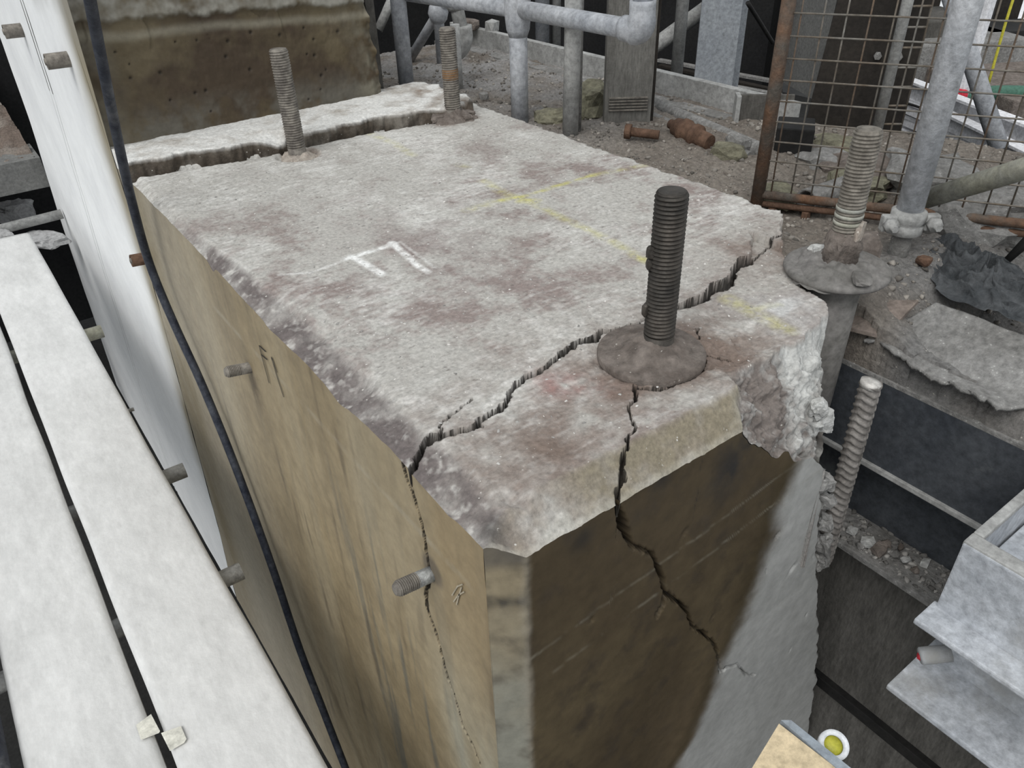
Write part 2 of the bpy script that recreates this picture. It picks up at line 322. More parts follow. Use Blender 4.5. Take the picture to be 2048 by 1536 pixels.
def ZT(x, y, full=True):
    x = np.asarray(x, float); y = np.asarray(y, float); P = np.c_[x, y, np.zeros_like(x)]; P2 = P[:, :2]
    z = .003*fbm(P, 3.)+.0011*fbm(P, 28, 3)
    info = {}
    # dirt filled, rough ground around the front bolt
    rough = np.exp(-((x-.86)**2/.012+(y-.66)**2/.006))+.7*np.exp(-((x-.70)**2/.006+(y-.72)**2/.004))
    z += rough*(.006*fbm(P, 35, 4, .6)-.008)
    # worn left arris
    aw = .054+.018*perlin(P*[0, 5, 0]+3.3); far = sst(1.75, 1.1, y)
    aw = aw*(.45+.55*far); t = np.clip(1-(x-XL+.004*fbm(P, 20, 3))/aw, 0, 1)
    z -= (.012+.012*far+.005*perlin(P*[0, 7, 0]+8.1))*t**1.1; z += t.clip(0, .6)*sst(1., .6, t)*(.008*fbm(P, 30, 4, .6)); info['bev'] = t
    for (px, py, dep, rad) in ((405, 520, .03, .018), (435, 575, .014, .02), (640, 660, .012, .03), (700, 760, .012, .035), (560, 620, .01, .03), (1055, 1000, .012, .012), (1020, 990, .010, .014), (905, 985, .006, .012)):
        c = PZ(px, py); z -= dep*np.exp(-((x-c[0])**2+(y-c[1])**2)/rad**2)
    # front chamfer
    zc = -(YF+CH-y)+.0022*fbm(P, 30, 3); nearc = np.exp(-((x-XL)**2+(y-YF)**2)/.012)
    zc = zc+nearc*(.0045*fbm(np.c_[x, y, zc], 40, 4, .6)-.003)*sst(.0, .012, y-YMIN(x))
    # ragged arris patches
    ar = np.clip(1-(y-YMIN(x))/.014, 0, 1); zc -= ar*np.maximum(0, .005*fbm(P, 40, 3, .6)-.001)
    info['cham'] = sst(-.006, .006, z-zc); z = np.minimum(z, zc)
    # spalled right corner
    xb = .775+.05*np.clip((y-YF)/.075, 0, 1)+.008*fbm(P, 25, 3)
    ye = .598+.012*fbm(P, 18, 3)+.03*sst(1.0, 1.14, x)
    tt = np.clip((ye-y)/.078, 0, 1.15); zf = np.interp(x, [.77, .80, .855, .985, 1.055, 1.09], [-.04, -.072, -.115, -.192, -.27, -.34])
    zs = zf*(tt**.85+.10*np.sin(tt*6.3+x*9)*tt)
    sp = (x > xb) & (tt > 0); z2 = np.where(sp, np.minimum(z, zs), z); info['spall'] = np.where(sp, sst(0, .012, z-z2), 0); z = z2
    info['sp3'] = np.where(sp, np.clip(tt*5, 0, 1), 0)
    # dip of brown dirt just behind the spall
    z -= .012*np.exp(-((x-.87)**2/.004+(y-.625)**2/.0012))
    # bolt pockets
    d3 = np.hypot(x-B3[0], y-B3[1]); z -= .012*sst(.062, .05, d3)*(1+.4*fbm(P, 30)); info['b3'] = sst(.07, .05, d3)
    d2 = np.hypot(x-B2[0], y-B2[1]); info['b2'] = sst(.10, .06, d2)
    # the broken front has settled a little
    fr = inside(P2+np.c_[.004*fbm(P, 45, 3, .6, 3.1), .004*fbm(P, 45, 3, .6, 9.4)], FRAGPOLY); info['frag'] = fr
    z = z-fr*(.004+.014*sst(.85, 1.0, x))
    if full:
        cd = crack_depth(P2, TOPCR); info['crack'] = cd; info['k'] = crack_depth.k
        ys = np.interp(x, SLABX, SLABY); gd = np.abs(y-(ys-.004)+.006*fbm(P, 25, 3))
        z = z-cd-.03*sst(.016, .008, gd)*(x < 1.2)
        q = P2+np.c_[.012*fbm(P, 16, 4, .6, 5.), .012*fbm(P, 16, 4, .6, 11.)]
        out = ~inside(q, RIGHT); info['out'] = out
        z = np.where(out, np.minimum(z, -.55+.1*fbm(P, 9, 3)), z)
    return z, info
def mixc(a, b, t): return a+(np.asarray(b)-a)*np.asarray(t)[:, None]
def stroke(P2, pixs, wpx, soft=.6):
    w = mw(wpx, pixs) if isinstance(wpx, list) else mw([wpx]*len(pixs), pixs)
    return np.clip((1.3-seg_dist(P2, pix(pixs), w))/soft, 0, 1)
def top_colour(x, y, z, info, V3):
    P = V3; P2 = P[:, :2]; n = len(x)
    c = np.tile([.44, .425, .395], (n, 1))
    n1 = fbm(P, 3.2, 4, .55, 2.); n2 = fbm(P, 11, 4, .6, 7.); n3 = fbm(P, 45, 3, .6, 1.); n4 = fbm(P*[1, 3.2, 1], 26, 3, .6, 4.)
    c = mixc(c, (.235, .185, .17), np.clip(.14+.8*n1+.6*n2+.42*n3, 0, .85)*sst(2.4, 1.3, y)); c = mixc(c, (.12, .10, .09), np.clip(1.1*fbm(P*[1, 2.2, 1], 70, 2, .6, 88.)-.5, 0, .6))
    c = mixc(c, (.66, .65, .62), np.clip(-.1+.42*n4+.25*n3+.6*fbm(P, 4.5, 3, .5, 31.)+.28*sst(1.1, 2.0, y), 0, .85))
    c = mixc(c, (.235, .19, .18), .55*np.exp(-((x-.72)**2/.02+(y-1.30)**2/.05))*np.clip(.7+n2, 0, 1))
    # front half is browner
    c = mixc(c, (.25, .205, .18), np.clip(.55+.7*n2, 0, .9)*sst(1.0, .66, y)*.85)
    c = mixc(c, (.60, .58, .55), np.clip(.55*n4+.55*n3-.02, 0, .7)*sst(1.2, .6, y))
    # brown dirt and the red trace by the front bolt
    brown = np.exp(-((x-.87)**2/.018+(y-.665)**2/.006))+.95*np.exp(-((x-.72)**2/.010+(y-.68)**2/.006))+.55*np.exp(-((x-.48)**2/.02+(y-.62)**2/.006))+.6*np.exp(-((x-1.22)**2/.02+(y-.82)**2/.01))
    c = mixc(c, (.185, .14, .115), np.clip(brown*(1+.7*n2), 0, .9))
    pr = PZ(1130, 765); c = mixc(c, (.30, .105, .095), .8*np.exp(-(((x-pr[0])*.7-(y-pr[1])*.7)**2/.0022+((x-pr[0])*.7+(y-pr[1])*.7)**2/.0007))*np.clip(.7+n2, 0, 1))
    c = mixc(c, (.55, .55, .54), np.exp(-((x-1.07)**2/.006+(y-.69)**2/.006))*np.clip(.5+n2, 0, .9))
    # dark worn arris
    b = info['bev']; dk = sst(0, .45, b)*sst(1.9, 1.45, y+.1*n1)
    c = mixc(c, (.145, .125, .12), dk*np.clip(.85+.5*n2, 0, 1)); c = mixc(c, (.5, .48, .45), dk*np.clip(n3*1.1-.25, 0, .8))
    # chamfer
    k = info['cham']*(1-info['spall']); c = mixc(c, (.235, .205, .15), k*np.clip(.9+.6*n2, 0, 1)*sst(.42, .52, x))
    c = mixc(c, (.27, .235, .195), k*sst(.52, .42, x)*np.clip(.75+n2, 0, 1)); c = mixc(c, (.075, .07, .066), sst(.03, .0, np.hypot(x-XL-.02, y-YF-.035))*.8); c = mixc(c, (.45, .44, .39), k*np.clip(.7*fbm(P, 14, 3, .5, 77.), 0, .4)); c = mixc(c, (.50, .48, .42), k*sst(.010, .002, y-YMIN(x))*.3)
    # fracture
    s = info['spall']; w = np.clip(sst(.88, 1.0, x)*(1-.5*sst(-.09, -.16, z))+.45*n2+(.0+n3)*.45, 0, 1)
    c = mixc(c, mixc(np.tile([.19, .165, .15], (n, 1)), (.52, .52, .50), w), s)
    # pockets
    c = mixc(c, (.40, .33, .28), info['b3']*np.clip(.6+n2, 0, .9)); c = mixc(c, (.22, .18, .155), info['b2']*np.clip(.6+n2, 0, .9))
    # paint: yellow lines
    Y = np.array([.56, .53, .15])
    sc = np.clip(.75+.9*fbm(P, 38, 3, .6, 21.), .1, 1)
    for l, wd, a in (([(1003, 400), (1059, 390), (1092, 378), (1140, 364), (1190, 349)], 7, .62), ([(1190, 349), (1250, 338), (1303, 328)], 9, .28), ([(968, 364), (1005, 385), (1059, 402), (1100, 424), (1139, 443), (1180, 462), (1225, 484), (1293, 523)], 11, .33),
                     ([(1040, 402), (1072, 400)], 10, .55), ([(740, 268), (790, 288), (825, 310)], 9, .28), ([(915, 330), (935, 335)], 8, .22), ([(935, 420), (1010, 398)], 12, .25), ([(1270, 515), (1300, 524)], 11, .3), ([(1460, 580), (1500, 600), (1580, 640)], 18, .33), ([(1500, 600), (1560, 590)], 10, .2)):
        c = mixc(c, Y, 1.2*a*stroke(P2, l, wd*1.15, 1.3)*sc)
    # chalk F
    for l, wd, a in (([(560, 551), (620, 546), (660, 532), (700, 516)], 5, .45), ([(690, 518), (740, 502), (790, 488)], 8, .92), ([(704, 512), (735, 530), (765, 547)], 10, .95), ([(783, 486), (810, 508), (835, 530), (856, 543)], 8, .85), ([(800, 484), (830, 505), (870, 534)], 4, .35)):
        c = mixc(c, (.84, .84, .82), a*stroke(P2, l, wd, .9)*np.clip(.8+.8*n3, .3, 1))
    c = mixc(c, (.022, .019, .016), np.maximum(sst(.0015, .009, info['crack']), np.clip((1.42-info['k'])/.25, 0, 1))*.93)  # near-black in grooves and on lips stands in for crack shade
    return c
blk = thing('cracked_foundation_block', (.85, 1.2, -.4), 'big cracked concrete plinth stained brown with chalk and yellow paint on its top', 'concrete block')
# top surface: grid finer towards the camera
xs = np.unique(np.round(np.concatenate([np.linspace(XL, .40, 40), np.linspace(.40, 1.15, 470), np.linspace(1.15, 1.42, 90)]), 6))
ty = np.concatenate([np.linspace(0, .10, 90)[:-1], np.linspace(.10, .5, 235)[:-1], np.linspace(.5, 1.0, 130)[:-1], np.linspace(1., 1.70, 130)])
Xg, Tg = np.meshgrid(xs, ty, indexing='ij'); Yg = YMIN(Xg)+Tg
x, y = Xg.ravel(), Yg.ravel(); z, info = ZT(x, y)
V = np.c_[x, y, z]; w3 = info['sp3']*sst(.0, .006, y-YMIN(x))+.5*sst(-.06, -.2, z)*info['out']
rid = np.abs(fbm(V, 16, 2, .6, 71.)); V = V+(w3*(.016*fbm(V, 20, 4, .62, 2.)+.010*rid+.004*fbm(V, 90, 3, .6)))[:, None]*np.array([.25, -.7, .6])
w4 = info['cham']*(1-info['spall'])*sst(0., .008, y-YMIN(x)); V[:, 2] += w4*.0012*fbm(V, 60, 3, .6)
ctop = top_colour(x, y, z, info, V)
F = gridfaces(len(xs), len(ty))
fragv = info['frag'] & (y < 1.0)
secx = pix(SEC); fx = np.interp(y, secx[::-1, 1], secx[::-1, 0])
lab = np.where(fragv, np.where((x < fx) & (y < .70), 1, 2), 0); lab[(y > .72) & fragv & (x < .72)] = 1
flab = lab[F].min(1); flab = np.where(info['out'][F].all(1), -1, flab)
def submesh(name, sel, parent, **k):
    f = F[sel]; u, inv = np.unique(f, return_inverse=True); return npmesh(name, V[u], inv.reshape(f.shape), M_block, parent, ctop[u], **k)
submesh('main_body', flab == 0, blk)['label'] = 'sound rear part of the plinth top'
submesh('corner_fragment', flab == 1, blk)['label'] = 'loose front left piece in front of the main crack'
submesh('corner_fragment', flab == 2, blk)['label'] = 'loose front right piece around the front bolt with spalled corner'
# left face of the block
JOINT_Z = [-2.3, -2.05, -1.69, -1.22, -.32, .04, .38, .7]; JOINT_Y = [2.86, 2.80, 2.67, 2.545, 2.29, 2.27, 2.20, 2.15]
LCR = np.array([PX(a, b, XL)[1:] for a, b in LEFTCR]); LCW = np.array([w*np.linalg.norm(PX(a, b, XL)-[0, 0, CAMZ])/FPX for w, (a, b) in zip(LW, LEFTCR)])
STUD = PX(865, 1140, XL)
def left_colour(P):
    n = len(P); y, z = P[:, 1], P[:, 2]; q = P*[1, 1, .22]; n1 = fbm(q, 4, 4, .55, 3.); n2 = fbm(P*[1, 1, .07], 28, 3, .6, 5.); n3 = fbm(P, 16, 4, .6, 8.)
    c = np.tile([.285, .225, .135], (n, 1)); c = mixc(c, (.35, .295, .20), np.clip(.3+.7*n1, 0, 1)); c = mixc(c, (.21, .165, .10), np.clip(n1*-.6+.4*n3, 0, .7))
    low = sst(-.15, -.5, z)*np.exp(-((y-.86)**2/.035)); c = mixc(c, (.15, .14, .11), np.clip(n2*2.0-.15, 0, .85)*np.clip(low*1.2+.14, 0, 1))
    c = mixc(c, (.085, .065, .045), np.clip(fbm(P*[1, 1, .12], 20, 3, .6, 55.)-.5, 0, .5))
    c = mixc(c, (.30, .22, .12), .5*np.exp(-((y-.60)**2/.01+(z+.1)**2/.05)))
    c = mixc(c, (.36, .36, .30), np.clip(sst(.80, .57, y)*sst(-.3, -.6, z)*(.5+n1), 0, .55))
    c = mixc(c, (.38, .34, .26), .45*sst(.010, .003, np.abs(z+.13+.02*(y-.6)))*np.clip(.4+n3, 0, 1))
    c = mixc(c, (.43, .41, .36), .5*sst(1.2, 2.2, y)); c = mixc(c, (.20, .16, .09), .65*np.exp(-(y-np.interp(z, JOINT_Z, JOINT_Y)+.13)**2/.02)*np.clip(.8+n1, 0, 1))
    d = np.hypot(y-STUD[1], z-STUD[2]); c = mixc(c, (.10, .085, .07), .7*sst(.035, .018, d))
    for px, py in ((500, 735),):
        s = PX(px, py, XL); c = mixc(c, (.10, .075, .05), .75*np.exp(-((y-s[1])**2/.0007))*sst(.09, .0, np.abs(z-s[2]+.05))*np.clip(.6+n3, 0, 1))
    return c
ya = np.concatenate([np.linspace(0, .12, 170)[:-1], np.linspace(.12, .45, 130)[:-1], np.linspace(.45, 1., 140)]); zb = np.concatenate([np.linspace(0, .10, 30)[:-1], np.linspace(.10, .45, 130)[:-1], np.linspace(.45, 1., 60)])
A, B = np.meshgrid(ya, zb, indexing='ij'); y0 = YF+.6*CW; BOT = -2.3
ytop = y0+A.ravel()*(2.26-y0); ztop, _ = ZT(np.full_like(ytop, XL), ytop, False)
ztop -= crack_depth(np.c_[np.full_like(ytop, XL), ytop], TOPCR[:1])
Zf = ztop+(BOT-ztop)*B.ravel()**1.5; Yf = y0+A.ravel()*(np.interp(Zf, JOINT_Z, JOINT_Y)-.01-y0)
P = np.c_[np.full_like(Yf, XL), Yf, Zf]; Q2 = P[:, 1:]+np.c_[.003*fbm(P, 60, 3, .6, 3.), .003*fbm(P, 60, 3, .6, 4.)]
k = seg_dist(Q2, LCR, LCW); dep = .02*np.clip((1.1-k)/.3, 0, 1); cl = left_colour(P); cl = mixc(cl, (.022, .018, .014), np.clip((1.5-k)/.3, 0, 1)*.92)  # crack and its margin coloured near-black in place of deep shade
P[:, 0] += .0012*fbm(P, 6, 3)*np.clip(B.ravel()*30, 0, 1)+dep
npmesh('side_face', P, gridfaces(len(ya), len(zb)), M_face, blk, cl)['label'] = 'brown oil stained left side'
# front face and its narrow corner chamfer
xr_z = [-2.3, -1.35, -1.22, -.95, -.71, -.515, -.356, -.298, -.19, 0]; xr_x = [1.5, 1.345, 1.317, 1.253, 1.175, 1.111, 1.071, 1.055, 1.035, 1.03]
FCR = np.array([PY(a, b, YF)[[0, 2]] for a, b in FRONTCR]); FCW = np.array([w*np.linalg.norm(PY(a, b, YF)-[0, 0, CAMZ])/FPX for w, (a, b) in zip(FRW, FRONTCR)])
FBR = np.array([PY(a, b, YF)[[0, 2]] for a, b in FRB]); FHR = np.array([PY(a, b, YF)[[0, 2]] for a, b in FRH])
STN = np.array([PY(a, b, YF)[[0, 2]] for a, b in [(1640, 870), (1600, 920), (1560, 1020), (1545, 1080), (1515, 1160), (1490, 1240), (1450, 1320), (1420, 1400), (1390, 1470), (1350, 1536)]])
PITS = [(PY(a, b, YF), s) for a, b, s in ((1555, 1072, .011), (1585, 1138, .016), (1533, 1142, .005), (1612, 1230, .006), (1627, 1112, .005), (1425, 1235, .006), (1370, 1065, .01), (1185, 1240, .007), (1580, 1300, .006))]
def front_colour(P):
    n = len(P); x, z = P[:, 0], P[:, 2]; n1 = fbm(P, 5, 4, .55, 13.); n2 = fbm(P, 17, 4, .6, 5.); n3 = fbm(P*[1, 1, .4], 30, 3, .6, 2.)
    br = np.tile([.074, .055, .032], (n, 1)); br = mixc(br, (.115, .088, .050), np.clip(.1+.8*n1, 0, 1)); br = mixc(br, (.055, .043, .03), np.clip(.9*n2-.1, 0, .8))
    c0 = PY(1470, 930, YF); br = mixc(br, (.028, .027, .027), .9*np.exp(-((x-c0[0]-.2*(z-c0[2]))**2/.0022+(z-c0[2])**2/.0030))*np.clip(.75+n2, 0, 1))
    for px, py, s in ((1165, 1078, .02), (1325, 960, .018)):
        q = PY(px, py, YF); br = mixc(br, (.03, .027, .024), .8*np.exp(-((x-q[0])**2+(z-q[2])**2)/s**2))
    gr = np.tile([.44, .44, .425], (n, 1)); gr = mixc(gr, (.37, .37, .355), np.clip(.4+.6*n1, 0, 1))
    xb = np.interp(z, STN[::-1, 1], STN[::-1, 0]); t = sst(-.035, .035, x-xb+.02*n1+.012*n2); c = mixc(br, gr, t)
    lo = sst(-.45, -.95, z)*sst(.62, .80, x); c = mixc(c, (.17, .125, .075), lo*(1-t)*.7)
    rim = np.exp(-((x-xb+.025)**2)/.0009)*(1-t); c = mixc(c, (.055, .042, .022), .6*rim)
    for x0, z0, sl in ((.72, -.22, .30), (.9, -.27, .30)):
        c = mixc(c, (.26, .24, .19), .45*sst(.0035, .001, np.abs(z-z0-sl*.3*(x-x0)))*np.clip(.5+n2, 0, 1))
    cx = sst(YF+.0, YF+.03, P[:, 1])         # the chamfer strip itself
    ch = mixc(np.tile([.27, .225, .15], (n, 1)), (.24, .235, .195), sst(-.12, -.35, z+.1*n1)); ch = mixc(ch, (.10, .085, .065), np.clip(.8*n2, 0, .7))
    ch = mixc(ch, (.04, .038, .036), .85*np.exp(-((z+.125-.006*n2)**2/.00012))*np.clip(.6+n3, 0, 1)); ch = mixc(ch, (.08, .075, .07), sst(-.075, -.05, z)*.7)
    ed = sst(.010, .0, np.abs(x-(XL+CW))+.004*n2); c = mixc(c, ch, np.clip(sst(XL+CW+.004, XL+CW-.006, x), 0, 1)); c = mixc(c, (.27, .245, .20), ed*.45)
    return c
s1 = np.concatenate([np.linspace(0, CW, 22)[:-1], CW+np.linspace(0, 1, 300)])      # chamfer strip, then front
zb = np.concatenate([np.linspace(0, .25, 70)[:-1], np.linspace(.25, .62, 150)[:-1], np.linspace(.62, 1., 40)])
A, B = np.meshgrid(s1, zb, indexing='ij'); a = A.ravel(); b = B.ravel()
u = np.clip(a-CW, 0, 1); xt = np.where(a < CW, XL+a, XL+CW+u*(1.035-XL-CW))
ztp, _ = ZT(xt, YMIN(xt), False); ztp -= crack_depth(np.c_[xt, YMIN(xt)], TOPCR[2:3]); Zf = ztp+(BOT-ztp)*b**1.4
Pj = np.c_[np.zeros_like(Zf), np.zeros_like(Zf), Zf]; xr = np.interp(Zf, xr_z, xr_x)+.010*fbm(Pj, 14, 4, .65, 6.)*np.clip(b*12, 0, 1)
Xf = np.where(a < CW, XL+a, XL+CW+u*(xr-XL-CW)); P = np.c_[Xf, YMIN(Xf), Zf]
Q2 = P[:, [0, 2]]+np.c_[.003*fbm(P, 60, 3, .6, 3.), .003*fbm(P, 60, 3, .6, 4.)]
k = np.minimum(seg_dist(Q2, FCR, FCW), seg_dist(Q2, FBR, np.full(len(FBR), .0028))); dep = .03*np.clip((1.2-k)/.5, 0, 1)
k2 = seg_dist(Q2, FHR, np.full(len(FHR), .0012)); cf = front_colour(P); cf = mixc(cf, (.02, .017, .014), np.clip(dep/.02, 0, 1)*.8); cf = mixc(cf, (.035, .03, .025), np.clip((1.2-k2), 0, 1)*np.clip(.2+1.2*fbm(P, 25, 2), 0, .8))  # crack grooves coloured near-black with depth to imitate their inner shade
pit = np.zeros(len(P))
for q, s in PITS:
    dx, dz = P[:, 0]-q[0], P[:, 2]-q[2]; e = ((dx*.75+dz*.66)/s)**2+((dx*.66-dz*.75)/(s*.35))**2; pit += .006*np.exp(-e*1.5)
P[:, 1] += (.0015*fbm(P, 6, 3)+.0012*sst(.012, .0, np.abs(Xf-XL-CW))*fbm(P, 50, 3)*2)*np.clip(b*30, 0, 1)+dep+pit+.012*sst(.012, 0, xr-Xf)*np.clip(b*20, 0, 1)
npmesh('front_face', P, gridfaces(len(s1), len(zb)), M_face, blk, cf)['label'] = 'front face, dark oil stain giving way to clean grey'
# broken right flank behind the ragged edge of the front face
zz = np.linspace(-.17, BOT, 260); tt = np.linspace(0, 1, 60); A, B = np.meshgrid(zz, tt, indexing='ij'); a, b = A.ravel(), B.ravel()
Pj = np.c_[np.zeros_like(a), np.zeros_like(a), a]; xr = np.interp(a, xr_z, xr_x)+.010*fbm(Pj, 14, 4, .65, 6.)
P = np.c_[xr+.03*b*np.sin(b*5), YF+.012+b*.42, a]; P[:, 0] += (.022*fbm(P, 14, 4, .6, 40.)-.004)*np.clip(b*8, 0, 1)-.004
npmesh('broken_flank', P, gridfaces(260, 60), M_block, blk, mixc(np.tile([.20, .185, .17], (len(P), 1)), (.42, .42, .40), np.clip(.3+fbm(P, 14, 3), 0, 1)))['label'] = 'rough broken right flank'
# pencil marks and chalk scribble on the left face (flat marks)
def strip(name, pl, w, m, plane):
    V = []; F = []
    pts = [plane(*p) for p in pl]
    for i, p in enumerate(pts):
        t = pts[min(i+1, len(pts)-1)]-pts[max(i-1, 0)]; t = t/np.linalg.norm(t); nn = np.array([1., 0, 0]); sdir = np.cross(t, nn)
        V += [p+sdir*w-[.0012, 0, 0], p-sdir*w-[.0012, 0, 0]]
        if i: F.append((2*i-2, 2*i-1, 2*i+1, 2*i))
    n0 = len(V); V += [v+np.array([.0009, 0, 0]) for v in V]; F += [tuple(j+n0 for j in f[::-1]) for f in F]
    me = bpy.data.meshes.new(name); me.from_pydata([tuple(v) for v in V], [], F); me.update(); return link(name, me, m, blk)
pl = lambda a, b: PX(a, b, XL-.0012)
for l in ([(519, 691), (529, 730), (539, 766)], [(519, 691), (532, 703)], [(523, 709), (535, 719)], [(543, 713), (555, 754), (568, 794)], [(544, 715), (555, 745)]): strip('pencil_mark', l, .0012, M_pencil, pl)
for l in ([(905, 1190), (916, 1172), (926, 1168)], [(908, 1203), (917, 1190), (929, 1183)], [(914, 1209), (919, 1190), (924, 1174)]): strip('chalk_mark', l, .0010, M_chalk, pl)
# raised slab layer left at the back of the block
xs2 = np.concatenate([[XL+.002], np.linspace(XL+.002, 1.39, 300)]); offs = np.concatenate([[-.006, -.003, -.001, 0, .001, .002, .004, .007, .011], np.linspace(.016, .40, 60)]); hh = np.concatenate([[-.9, -.5, -.2, .1, .4, .65, .85, .95], np.ones(61)])
Xg, Og = np.meshgrid(xs2, offs, indexing='ij'); Hg = np.repeat(hh[None], len(xs2), 0).ravel(); x = Xg.ravel(); P = np.c_[x, 0*x, 0*x]
e = np.interp(x, SLABX, SLABY)+.016*fbm(P, 9, 4, .65, 60.); y = np.minimum(e+Og.ravel(), 2.34); P = np.c_[x, y, .035*Hg]
z = .036*Hg+np.where(Hg >= 1, .003*fbm(P, 12, 3)+.0012*fbm(P, 60, 3), 0); y = y+np.where(Hg < 1, .006*fbm(P, 40, 3, .6)+.006*np.clip(.3-Hg, 0, 1), 0)
z = np.where(x > 1.345+.025*fbm(np.c_[0*x, y, 0*x], 10, 3), -.06, z); z[:len(offs)] = -.07
z -= .02*np.exp(-((x-B3[0]+.02)**2+(y-2.06)**2)/.0012); cut = sst(.75, .99, Hg)
c = mixc(np.tile([.70, .695, .67], (len(x), 1)), (.42, .39, .35), np.clip(.1+.9*fbm(P, 12, 4, .6, 2.), 0, 1)); c = mixc(c, mixc(np.tile([.085, .07, .055], (len(x), 1)), (.25, .23, .20), np.clip(.8*fbm(P, 12, 3, .6, 44.), 0, 1)), 1-cut); c = mixc(c, (.24, .19, .15), sst(1.1, 1.3, x)*np.clip(.4+fbm(P, 18, 3), 0, 1))
t2 = offs
npmesh('raised_screed', np.c_[x, y, z], gridfaces(len(xs2), len(offs)), M_block, blk, c)['label'] = 'white dusty raised screed with broken edge at the back'
# crumbs lying on the block
n = 2600; cx = RNG.uniform(.40, 1.36, n); cy = .60+RNG.uniform(0, 1, n)**.9*1.42; keep = (inside(np.c_[cx, cy], RIGHT)) & (np.hypot(cx-.78, cy-.7) > .09)
cx, cy = cx[keep], cy[keep]; cz, inf = ZT(cx, cy); ok = (inf['crack'] < .002) & (cz > -.05); cx, cy, cz = cx[ok], cy[ok], cz[ok]
sz = .0016+.0042*RNG.uniform(0, 1, len(cx))**3.0; g = RNG.uniform(.22, .72, len(cx))[:, None]
crumbs('concrete_crumbs', np.c_[cx, cy, cz-.0004], np.c_[sz*1.3, sz*.8, sz*.28], g*[1, .97, .92], 'pale crumbs of concrete strewn over the plinth top', 'crumbs')

# ================================================================== ANCHOR BOLTS
def anchor(loc, label, m, zb, ztop, r=.0242, pitch=.0064, collar=True):
    t = thing('anchor_bolt', (*loc, zb), label, 'anchor bolt', 'anchor bolts of the plinth')
    threaded('threaded_shaft', (*loc, zb+.03), (0, 0, 1), ztop-zb-.03, r, pitch, m, t)
    lathe('plain_shank', (*loc, zb-.03), (0, 0, 1), [(r*.98, 0), (r*.98, .062)], m, t, 32)
    return t
h1 = on_vertical((*B1, 0), 1355, 382); h3 = on_vertical((*B3, 0), 561, 97); h2 = on_vertical((*B2, 0), 897, 55); h4 = on_vertical((*B4, 0), 1747, 258)
t1 = anchor(B1, 'tall dark oily anchor bolt in the broken front of the plinth', M_bolt, 0, h1)
t3 = anchor(B3, 'dusty anchor bolt in front of the dark brown wall', M_bolt2, -.01, h3)
t2 = anchor(B2, 'slim anchor bolt with an orange rust band beside the grey handrails', M_bolt2, 0, h2)
t4 = anchor(B4, 'dusty anchor bolt with paint traces rising from the steel sleeve', M_bolt4, .02, h4, .0245)
lathe('rust_band', (*B2, .115), (0, 0, 1), [(.0225, 0), (.0233, .003), (.0236, .012), (.0233, .026), (.0225, .030)], M_rustring, t2, 32)
for k, hh in enumerate((.085, .098, .111)): lathe('paint_trace', (*B4, hh), (0, 0, 1), [(.0250, 0), (.0252, .003), (.0250, .006)], M_ydust, t4, 24)
# lumps stuck on the front bolt
for k, (hh, a) in enumerate(((.075, 2.6), (.15, 2.5), (.17, 2.7))):
    chunk('dirt_lump', (B1[0]+.0225*math.cos(a), B1[1]+.0225*math.sin(a), hh), (.012, .016, .022), M_bolt, t1, 30+k, 2, .2)
# washer plate and dirt cone of the front bolt
wp = thing('round_washer_plate', (.768, .702, 0), 'round dirt caked washer plate at the foot of the front bolt', 'washer')
lathe('plate', (.768, .702, -.012), (0, 0, 1), [(.083, 0), (.0845, .004), (.0845, .013), (.083, .0155), (.04, .017), (.01, .017)], M_bolt2 if False else M_grout, wp, 72, .004)
n = 64; V = []; rr = np.linspace(.0, 1, 26); T = np.arange(n+1)*2*math.pi/n; R, TT = np.meshgrid(rr, T, indexing='ij'); rad = .0225+R*(.050+.012*np.cos(TT-2.2)); Pm = np.c_[(.78+rad*np.cos(TT)).ravel(), (.70+rad*np.sin(TT)).ravel(), np.zeros(R.size)]
hz = .004+.019*(1-R.ravel())**1.5*(1+.25*np.cos(TT.ravel()-2.4))+.004*fbm(Pm, 40, 4, .6)*np.clip((1-R.ravel())*4, 0, 1)-.012*(R.ravel()**6)
npmesh('dirt_cone', np.c_[Pm[:, :2], hz], gridfaces(26, n+1), M_grout, wp)
# grout collars of the rear bolts
def mound(name, c, r0, r1, h, m, parent, off, seed):
    rad = r0+R*(r1-r0)*(1+.15*np.cos(3*TT+seed)); Pm = np.c_[(c[0]+rad*np.cos(TT)).ravel(), (c[1]+rad*np.sin(TT)).ravel(), np.zeros(R.size)+seed]
    hz = off+h*(1-R.ravel())**1.0+h*.35*fbm(Pm, 35, 4, .6)-.02*R.ravel()**5
    return npmesh(name, np.c_[Pm[:, :2], hz], gridfaces(26, n+1), m, parent)
mound('grout_collar', B3, .024, .06, .018, M_groutlight, t3, -.012, 1.)
mound('grout_collar', B2, .024, .075, .028, M_grout, t2, .002, 2.)
for k, (dx, dy, s) in enumerate(((.045, -.02, .03), (-.05, .0, .032), (.05, .04, .03), (.02, -.045, .024))):
    chunk('broken_grout', (B2[0]+dx, B2[1]+dy, .012), (s*1.3, s, s*.7), M_grout, t2, 50+k, 2, .35)
